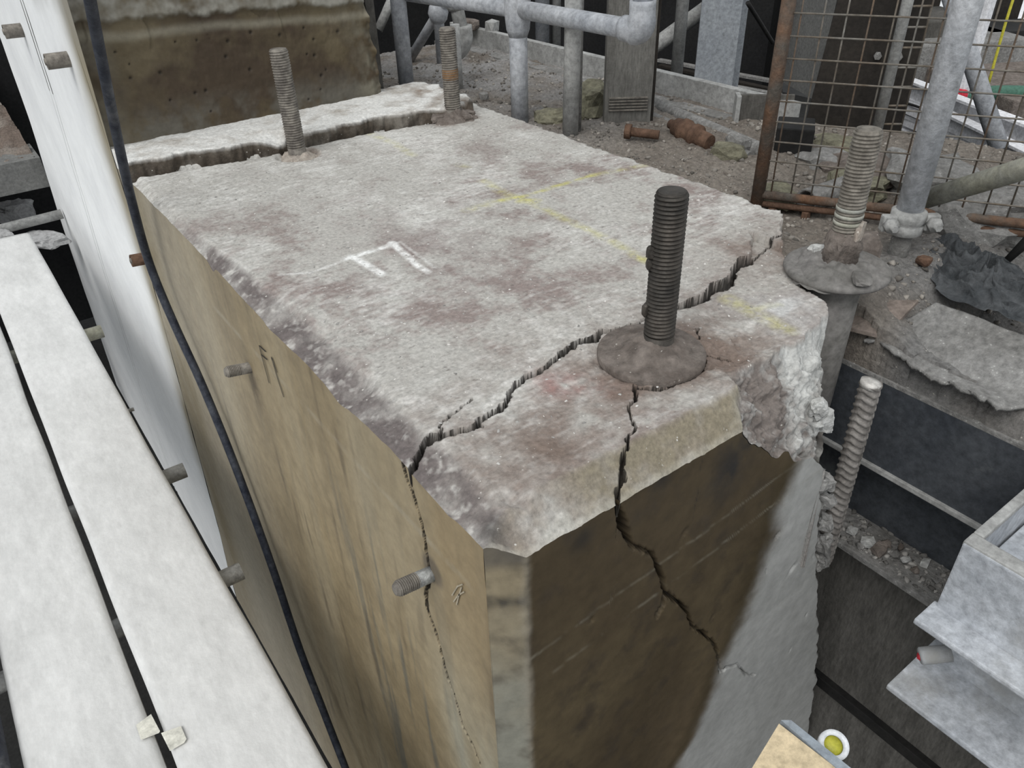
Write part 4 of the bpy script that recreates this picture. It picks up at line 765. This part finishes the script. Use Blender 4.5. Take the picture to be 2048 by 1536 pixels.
box('flange', q+[0, 0, .7], (.19, .02, 1.7), M_post, hc, rotz(rz)); box('web', q+uy*.10+[0, 0, .7]+ux*.05, (.02, .19, 1.7), M_post, hc, rotz(rz)); box('flange', q+uy*.20+ux*.06+[0, 0, .7], (.19, .02, 1.7), M_post, hc, rotz(rz))

# small rusty things on the rubble
rbx = thing('rusty_bolt', PZ(1280, 264, -.03), 'rusty hexagon headed bolt lying on the rubble by the grey board', 'bolt')
p, q = PZ(1250, 262, -.03), PZ(1318, 270, -.035); lathe('head', p, q-p, [(.022, 0), (.022, .018)], M_rusty, rbx, 6); tube('shank', [p, q], .013, M_rusty, rbx, 14)
rf = thing('rusty_coupling', PZ(1385, 265, -.03), 'rusty stepped pipe coupling lying by the pipes', 'pipe fitting')
p, q = PZ(1350, 252, -.03), PZ(1428, 290, -.05); lathe('body', p, q-p, [(.014, -.02), (.016, 0), (.026, .005), (.03, .03), (.034, .032), (.034, .048), (.03, .05), (.03, .075), (.034, .077), (.034, .092), (.024, .095), (.024, .13), (.022, .14)], M_rusty, rf, 22)
chunk('dark_lump', PZ(1475, 290, -.05), (.07, .06, .06), M_plate, None, 71, 2, .35, 'grey lump of rubble beside the rusty coupling', 'rubble lump'); chunk('dark_lump', PZ(1455, 305, -.06), (.10, .06, .05), M_moss, None, 72, 2, .4, 'pale mossy lump in front of the angle iron', 'rubble lump')
chunk('lagging_lump', PZ(1178, 205, -.02), (.13, .11, .11), M_moss, None, 73, 3, .4, 'greenish lump of lagging beside the grey board', 'lagging'); chunk('lagging_lump', PZ(1112, 236, -.05), (.14, .10, .06), M_moss, None, 74, 3, .4, 'crumbled lagging at the foot of the worn tube', 'lagging')
chunk('small_nut', PZ(968, 192, -.04), (.035, .035, .03), M_plate, None, 75, 1, .1, 'small grey nut lying on the dust near the rusty banded bolt', 'nut')
op = thing('open_pipe', PZ(1640, 395, -.08), 'short open steel pipe lying behind the mesh', 'pipe'); p, q = PZ(1612, 402, -.075), PZ(1700, 372, -.075); lathe('pipe', p, q-p, [(.020, .06), (.024, .0), (.030, -.001), (.030, .0), (.030, .2)], M_plate, op, 24, 0, False)
for k, (px, py, s, m) in enumerate(((1672, 305, .16, M_moss), (1640, 325, .13, M_plate), (1760, 345, .15, M_grout), (1715, 380, .12, M_moss), (1560, 395, .09, M_moss), (1690, 340, .11, M_grout), (1850, 360, .2, M_plate), (1960, 420, .22, M_plate))):
    chunk('rubble_lump', PZ(px, py, -.09), (s*1.2, s, s*.55), m, None, 80+k, 3, .4, 'rubble lump heaped behind the mesh panel, '+('leftmost', 'beside the black base', 'right of the dark column', 'below the dark column', 'by the rusty frame post', 'at the column foot', 'behind the scaffold tube', 'behind the slanting scaffold tube')[('4', '1', '0', '5', '3', '2', '6', '7').index(str(k)) if False else {0: 5, 1: 1, 2: 2, 3: 3, 4: 4, 5: 0, 6: 6, 7: 7}[k]], 'rubble lump')

# ================================================================== MESH PANEL
mp = thing('mesh_panel', PZ(1512, 398, -.10), 'rusty framed wire mesh panel on the right', 'mesh panel')
PA = PZ(1512, 415, -.10); PB = PZ(2048, 478, -.10); dirp = (PB-PA); Lp = np.linalg.norm(dirp); dirp /= Lp; LT = Lp*1.9
lean = np.array([0, 0, 1.])
tube('frame_post', [PA+[0, 0, -.03], PA+lean*.85], .016, M_rustframe, mp, 12)
tube('frame_rail', [PA+[0, 0, .035], PA+dirp*LT+[0, 0, .035]], .011, M_rustframe, mp, 12); tube('frame_rail', [PA+[0, 0, .012], PA+dirp*LT+[0, 0, .012]], .008, M_rusty, mp, 12)
nrm = np.cross(dirp, [0, 0, 1.])
k = 0
while k*.0465 < LT:
    s = .03+k*.0465; tube('wire', [PA+dirp*s+[0, 0, .03], PA+dirp*s+[0, 0, .85]], .0021, M_wire if k % 3 else M_wire2, mp, 6); k += 1
for k in range(17): tube('wire', [PA+nrm*.004+[0, 0, .075+k*.0465], PA+nrm*.004+dirp*LT+[0, 0, .073+k*.0465]], .0021, M_wire, mp, 6)
for s in (.04, .12): box('frame_foot', PA+dirp*s+[0, 0, -.015], (.016, .016, .04), M_rusty, mp)
# far panel edge
m2 = thing('mesh_panel', PZ(1745, 262, -.1), 'second mesh panel edge farther back behind the dark column', 'mesh panel')
Q0 = PZ(1752, 268, -.1); d2 = np.array([.75, -.66, 0]); tube('frame_post', [Q0, Q0+[0, 0, .9]], .016, M_galv2, m2, 12); 
for k in range(15): tube('wire', [Q0+[0, 0, .03+k*.055], Q0+d2*.07+[0, 0, .03+k*.055]], .0035, M_wire, m2, 6)
tube('edge_wire', [Q0+d2*.07, Q0+d2*.07+[0, 0, .9]], .003, M_wire, m2, 6)

# ================================================================== SCAFFOLD TUBE, COUPLER, BRACE
sc = thing('scaffold_standard', PZ(1795, 505, -.11), 'dusty upright scaffold tube with coupler on the right', 'scaffold tube')
b8 = PZ(1795, 508, -.11); zc_ = on_vertical(b8, 1813, 440); tube('tube', [b8-[0, 0, .05], [b8[0], b8[1], zc_]], .0215, M_plate, sc, 22); tube('dusty_tube', [[b8[0], b8[1], zc_-.01], [b8[0], b8[1], 1.1]], .0275, M_galvlight, sc, 24)
cc = np.array([b8[0], b8[1], zc_]); cp_ = thing('scaffold_coupler', cc, 'grey scaffold coupler clamped on the upright tube', 'coupler')
lathe('band', cc-[0, 0, .03], (0, 0, 1), [(.030, 0), (.036, .004), (.036, .022), (.032, .026), (.036, .030), (.036, .052), (.030, .056)], M_galv2, cp_, 32)
vr = np.array([_r[0], _r[1], 0])/math.hypot(_r[0], _r[1]); vf = -np.array([_f[0], _f[1], 0])/math.hypot(_f[0], _f[1])
for s in (-1, 1):
    pc = cc+vr*s*.046+vf*.012; box('lug', pc, (.03, .02, .035), M_galv2, cp_, rotz(math.atan2(vr[1], vr[0])), .004); lathe('nut', pc+vf*.008, vf, [(.016, 0), (.016, .016), (.008, .017), (.008, .03)], M_galv2, cp_, 6)
bs = PZ(1842, 415, 0); d9 = cc+vr*.055-vf*.045+[0, 0, .03]; end = PY(2090, 325, d9[1]-.22); end = d9+(end-d9)*2.2
tag(tube('scaffold_brace', [d9, end], .0215, M_ydust, None, 20), 'yellowish scaffold brace tube running from the coupler to the right', 'scaffold tube')
dk = tag(tube('dark_bar', [PZ(2015, 520, -.11), PZ(2015, 520, -.11)+[.06, -.045, .12]], [.008, .018], M_black, None, 10), 'dark bar leaning at the right edge above the rag', 'bar')

# ================================================================== RAG
A, B = np.meshgrid(np.linspace(-1, 1, 150), np.linspace(-1, 1, 110), indexing='ij'); a, b = A.ravel(), B.ravel(); rr_ = np.hypot(a, b)
cc_ = PZ(1955, 556, -.13); ex = PZ(2060, 590, -.13)-cc_; ey = PZ(1930, 500, -.13)-cc_; P0 = np.c_[a, b, 0*a]
wa = a+.18*fbm(P0, 1.6, 3, .5, 3.); wb_ = b+.18*fbm(P0, 1.6, 3, .5, 8.); P = cc_+wa[:, None]*ex*1.15+wb_[:, None]*ey*1.1
rid = 1-np.abs(fbm(P0, 1.5, 2, .4, 5.)); rid2 = 1-np.abs(fbm(P0*[1, 1.6, 1], 2.6, 2, .4, 15.)); env = np.clip(1.1-rr_, 0, 1)
P[:, 2] = -.128+.0+env**.7*(.040*rid**4+.022*rid2**4)+.03*np.exp(-((a+.35)**2/.06+(b-.75)**2/.05))
tag(npmesh('crumpled_rag', P, gridfaces(150, 110), M_cloth), 'crumpled charcoal rag lying on the rubble at the right', 'rag')
chunk('orange_scrap', PZ(1848, 520, -.10), (.035, .03, .02), M_rusty, None, 91, 2, .3, 'rusty orange scrap beside the charcoal rag', 'scrap')
chunk('broken_brick', PZ(1735, 500, -.05), (.09, .05, .06), M_grout, None, 92, 2, .3, 'dark angular lump behind the sleeve flange', 'rubble lump')

# ================================================================== DARK COLUMN AND BACKGROUND
dc = thing('dark_column', PZ(1690, 320, -.15), 'dark brown tapered steel column behind the mesh', 'column')
q = PZ(1705, 300, -.2); rz = -.95; ux = np.array([math.cos(rz), math.sin(rz), 0]); uy = np.array([-math.sin(rz), math.cos(rz), 0])
def prism(name, prof, th, o, u, v, w, m, parent):
    bm = bmesh.new(); A_ = [bm.verts.new(tuple(o+u*a+v*b-w*th/2)) for a, b in prof]; B_ = [bm.verts.new(tuple(o+u*a+v*b+w*th/2)) for a, b in prof]; n = len(prof)
    bm.faces.new(A_[::-1]); bm.faces.new(B_); [bm.faces.new((A_[i], A_[(i+1) % n], B_[(i+1) % n], B_[i])) for i in range(n)]; return bmobj(name, bm, m, parent)
prism('flange', [(-.17, 0), (.13, 0), (.115, 1.2), (-.08, 1.2)], .02, q, ux, np.array([0, 0, 1.]), uy, M_darkcol, dc); prism('web', [(0, 0), (.25, 0), (.25, 1.2), (0, 1.2)], .02, q+ux*.0, uy, np.array([0, 0, 1.]), ux, M_darkcol, dc)
prism('flange', [(-.15, 0), (.13, 0), (.115, 1.2), (-.08, 1.2)], .02, q+uy*.25, ux, np.array([0, 0, 1.]), uy, M_darkcol, dc)
for s in (-.03, .03): lathe('bolt_head', q+ux*(.04+s)-uy*.012+[0, 0, .30], -uy, [(.012, 0), (.012, .012)], M_plate, dc, 6)
qb = PZ(1592, 345, -.11); tag(box('black_box', qb+[.05, .06, .05], (.10, .12, .13), M_black, None, rotz(rz), .004), 'black iron block at the foot of the dark column', 'iron block')
# setting: back walls with shade put into their colour, and bright yard on the right
for nm, c, s, m, lab in (('wall_far_left', (1.0, 6.2, .0), (7.5, .15, 4.4), M_darkwall, 'wall far behind the handrails, coloured black in place of shade'), ('wall_far_middle', (4.2, 5.0, -.4), (.15, 3.2, 3.6), M_darkwall, 'dark wall behind the pale column')):
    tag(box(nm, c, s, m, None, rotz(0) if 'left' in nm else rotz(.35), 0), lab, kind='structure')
tag(box('floor_yard', (9.4, .6, -.75), (7.6, 6.6, .1), M_yard, None, None, 0), 'pale bright yard floor far on the right', kind='structure')
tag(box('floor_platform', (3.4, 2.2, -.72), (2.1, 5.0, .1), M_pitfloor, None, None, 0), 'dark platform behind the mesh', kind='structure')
tag(box('trim_grey_panel', PZ(1580, 150, -.60)+[.35, .25, .4], (.05, 1.6, 1.1), mat('dull grey wall panel', (.17, .17, .165), (.21, .21, .20), 3, .9), None, rotz(-.5), 0), 'dull grey wall panel left of the dark column', kind='structure')
def longbar(name, p, q, w, h, m, label, cat, group=None, parent=None):
    p, q = np.asarray(p, float), np.asarray(q, float); d = q-p; L = np.linalg.norm(d); X = Vector(tuple(d/L)); Z = Vector((0, 0, 1)); Yv = Z.cross(X).normalized(); Zv = X.cross(Yv)
    R_ = Matrix((X, Yv, Zv)).transposed(); o = box(name, (p+q)/2, (L, w, h), m, parent, R_, min(w, h)*.1)
    if label: tag(o, label, cat, group)
    return o
for k, (a0, a1, z, w, lab) in enumerate((((1755, 168), (2080, 300), -.42, .16, 'upper white sheet metal channel stacked behind the mesh'), ((1745, 195), (2080, 330), -.50, .14, 'second white sheet metal channel of the stack'), ((1740, 230), (1960, 300), -.58, .10, 'narrow grey white strip at the bottom of the stack'), ((1900, 250), (2080, 340), -.45, .10, 'short white channel lying across the right of the stack'))):
    p, q = PZ(*a0, z), PZ(*a1, z); t = thing('sheet_channel', p, lab, 'sheet metal', 'white sheet metal stack')
    longbar('face', p, q, .012, w, M_white, None, None, None, t); longbar('lip', p+[0, .03, w*.5], q+[0, .03, w*.5], .06, .012, M_white, None, None, None, t); longbar('rib', p+[-.01, -.01, -w*.15], q+[-.01, -.01, -w*.15], .02, .018, M_white, None, None, None, t)
for k in range(7):
    a0 = (1745+random.uniform(-5, 10), 232+k*6); a1 = (1960+random.uniform(-30, 30), 285+k*7+random.uniform(-6, 6)); longbar('steel_strip', PZ(*a0, -.6), PZ(*a1, -.6), .03, .012, (M_plate, M_galv2, M_white)[k % 3], ('topmost', 'second', 'third', 'fourth', 'fifth', 'sixth', 'lowest')[k]+' thin metal strip in the pile under the white channels', 'metal strip', 'thin strips in the pile')
for k in range(8):
    a0 = (1290+random.uniform(-10, 30), 120+k*11); a1 = (1560, 165+k*13+random.uniform(-6, 6)); longbar('stacked_strip', PZ(*a0, -.60), PZ(*a1, -.60), .05, .018, (M_plate, M_darkcol)[k % 2], ('farthest', 'second farthest', 'third farthest', 'fourth farthest', 'fourth nearest', 'third nearest', 'second nearest', 'nearest')[k]+' dark metal strip stacked behind the pale column', 'metal strip', 'dark strips behind the pale column')
wp_ = PZ(1905, 235, -.5); longbar('white_post', wp_, wp_+[.02, 0, 1.6], .06, .06, M_white, 'slim white post behind the scaffold tube', 'post'); chunk('red_tape', wp_+[-.02, -.02, .12], (.05, .05, .05), M_red, None, 96, 2, .2, 'scrap of red tape on the slim white post', 'tape')
p, q = PZ(2000, 300, -.4), PZ(2000, 300, -.4)+(-_r*.32+_u*1.0)*.95; tag(tube('blue_tube', [p, q], .035, M_galv, None, 14), 'blue grey slanting tube behind the scaffold tube', 'tube')
tag(tube('green_hose', curve_pts([PZ(1850, 210, -.5), PZ(1920, 196, -.5), PZ(1990, 186, -.5), PZ(2100, 188, -.5)], 5), .04, M_green, None, 12), 'green hose crossing the right background', 'hose')
yc = PZ(1975, 175, -.4); tag(tube('yellow_cable', curve_pts([yc, yc+[-.02, 0, .3], yc+[-.01, 0, .6], yc+[.0, 0, 1.1]], 4), .007, M_yellow, None, 8), 'yellow cable hanging at the upper right', 'cable')
bc = PZ(1760, 205, -.5); tag(tube('black_cable', curve_pts([PZ(1783, 130, -.4), PZ(1785, 175, -.4), PZ(1800, 200, -.4), PZ(1840, 215, -.4)], 5), .006, M_black, None, 8), 'thin black cable drooping behind the mesh', 'cable')
tag(tube('black_cable', curve_pts([PY(1495, 5, 2.4), PY(1520, 45, 2.4), PY(1545, 85, 2.4)], 5), .010, M_black, None, 8), 'black cable hanging between pale column and mesh', 'cable')
for k, (a0, a1, z0, w, h, lab) in enumerate((((1690, 22), (2120, 55), .12, .2, .32, 'dark horizontal beam across the top right background'),)):
    longbar('dark_beam', PZ(*a0, -.6)*[1, 1, 0]*.8+[0, 0, z0], PZ(*a1, -.6)*[1, 1, 0]*.8+[0, 0, z0], w, h, M_darkcol, lab, 'beam')
for k, (px, py, w, lab) in enumerate(((1833, 92, .16, 'dark stub column on the bright yard, left one'), (1985, 105, .16, 'dark stub column on the bright yard, right one'))):
    b_ = PZ(px, py, -.7); t = thing('yard_column', b_, lab, 'column', 'dark yard columns'); box('shaft', b_+[0, 0, .45], (w, w, .9), M_darkcol, t, rotz(.6)); box('foot', b_+[0, 0, .06], (w*2.6, w*2.0, .14), M_darkconc, t, rotz(.6))
for k, (px, py, s, hh, m, lab) in enumerate(((1800, 140, (.7, .5, .35), .1, M_darkconc, 'dark crate behind the mesh beside the far panel edge'), (1880, 150, (.8, .5, .25), .1, M_plate, 'grey box behind the scaffold tube'), (1990, 128, (.5, .4, .25), .1, M_black, 'black box under the right yard column'), (2030, 215, (.7, .8, .16), .1, M_grout, 'brown slab below the green hose'))):
    b_ = PZ(px, py, -.66); tag(box('background_crate', b_+[0, 0, s[2]/2], s, m, None, rotz(-.5), .01), lab, 'crate', 'boxes in the right background')

# ================================================================== LEFT BACKGROUND
lb = thing('concrete_ledge', (-.2, 3.9, -.4), 'grey concrete ledge topped with brown rubble behind the white wall', 'ledge')
zt_ = PY(50, 320, 4.6)[2]; zb2 = PY(50, 384, 4.6)[2]; box('edge_beam', (-.45, 4.75, (zt_+zb2)/2), (1.6, .3, zt_-zb2), mat('mid grey concrete', (.17, .17, .165), (.22, .22, .21), 8, .9, .2), lb)
A, B = np.meshgrid(np.linspace(-1.3, .33, 120), np.linspace(4.62, 6.1, 80), indexing='ij'); P = np.c_[A.ravel(), B.ravel(), 0*A.ravel()]; P[:, 2] = zt_+.01+.05*fbm(P, 3, 4)+.03*fbm(P, 12, 3)+.12*(P[:, 1]-4.7)
tag(npmesh('rubble_fill', P, gridfaces(120, 80), M_ground, lb, mixc(np.tile([.19, .15, .125], (len(P), 1)), (.28, .25, .22), np.clip(.4+fbm(P, 5, 3), 0, 1))), kind='stuff')
tag(tube('cross_tube', [(-.9, 4.3, PY(0, 455, 4.3)[2]-.03), (.33, 4.3, PY(105, 432, 4.3)[2])], .024, M_galv2, None, 12), 'grey tube below the concrete ledge at the left', 'tube')
for k, (px, py, z, s, lab) in enumerate(((85, 480, -.85, (.22, .14, .06), 'crumpled pale sheet beside the end of the boards'), (5, 475, -.8, (.06, .12, .08), 'pale scrap at the left edge under the ledge'), (30, 425, -.95, (.22, .16, .12), 'large grey sheet under the ledge at the left'))):
    chunk('paper_scrap', PZ(px, py, z), s, M_paper, None, 120+k, 3, .4, lab, 'sheet')
box('support_post', (-.05, 4.75, -1.5), (.1, .1, 1.7), M_darkconc, lb)
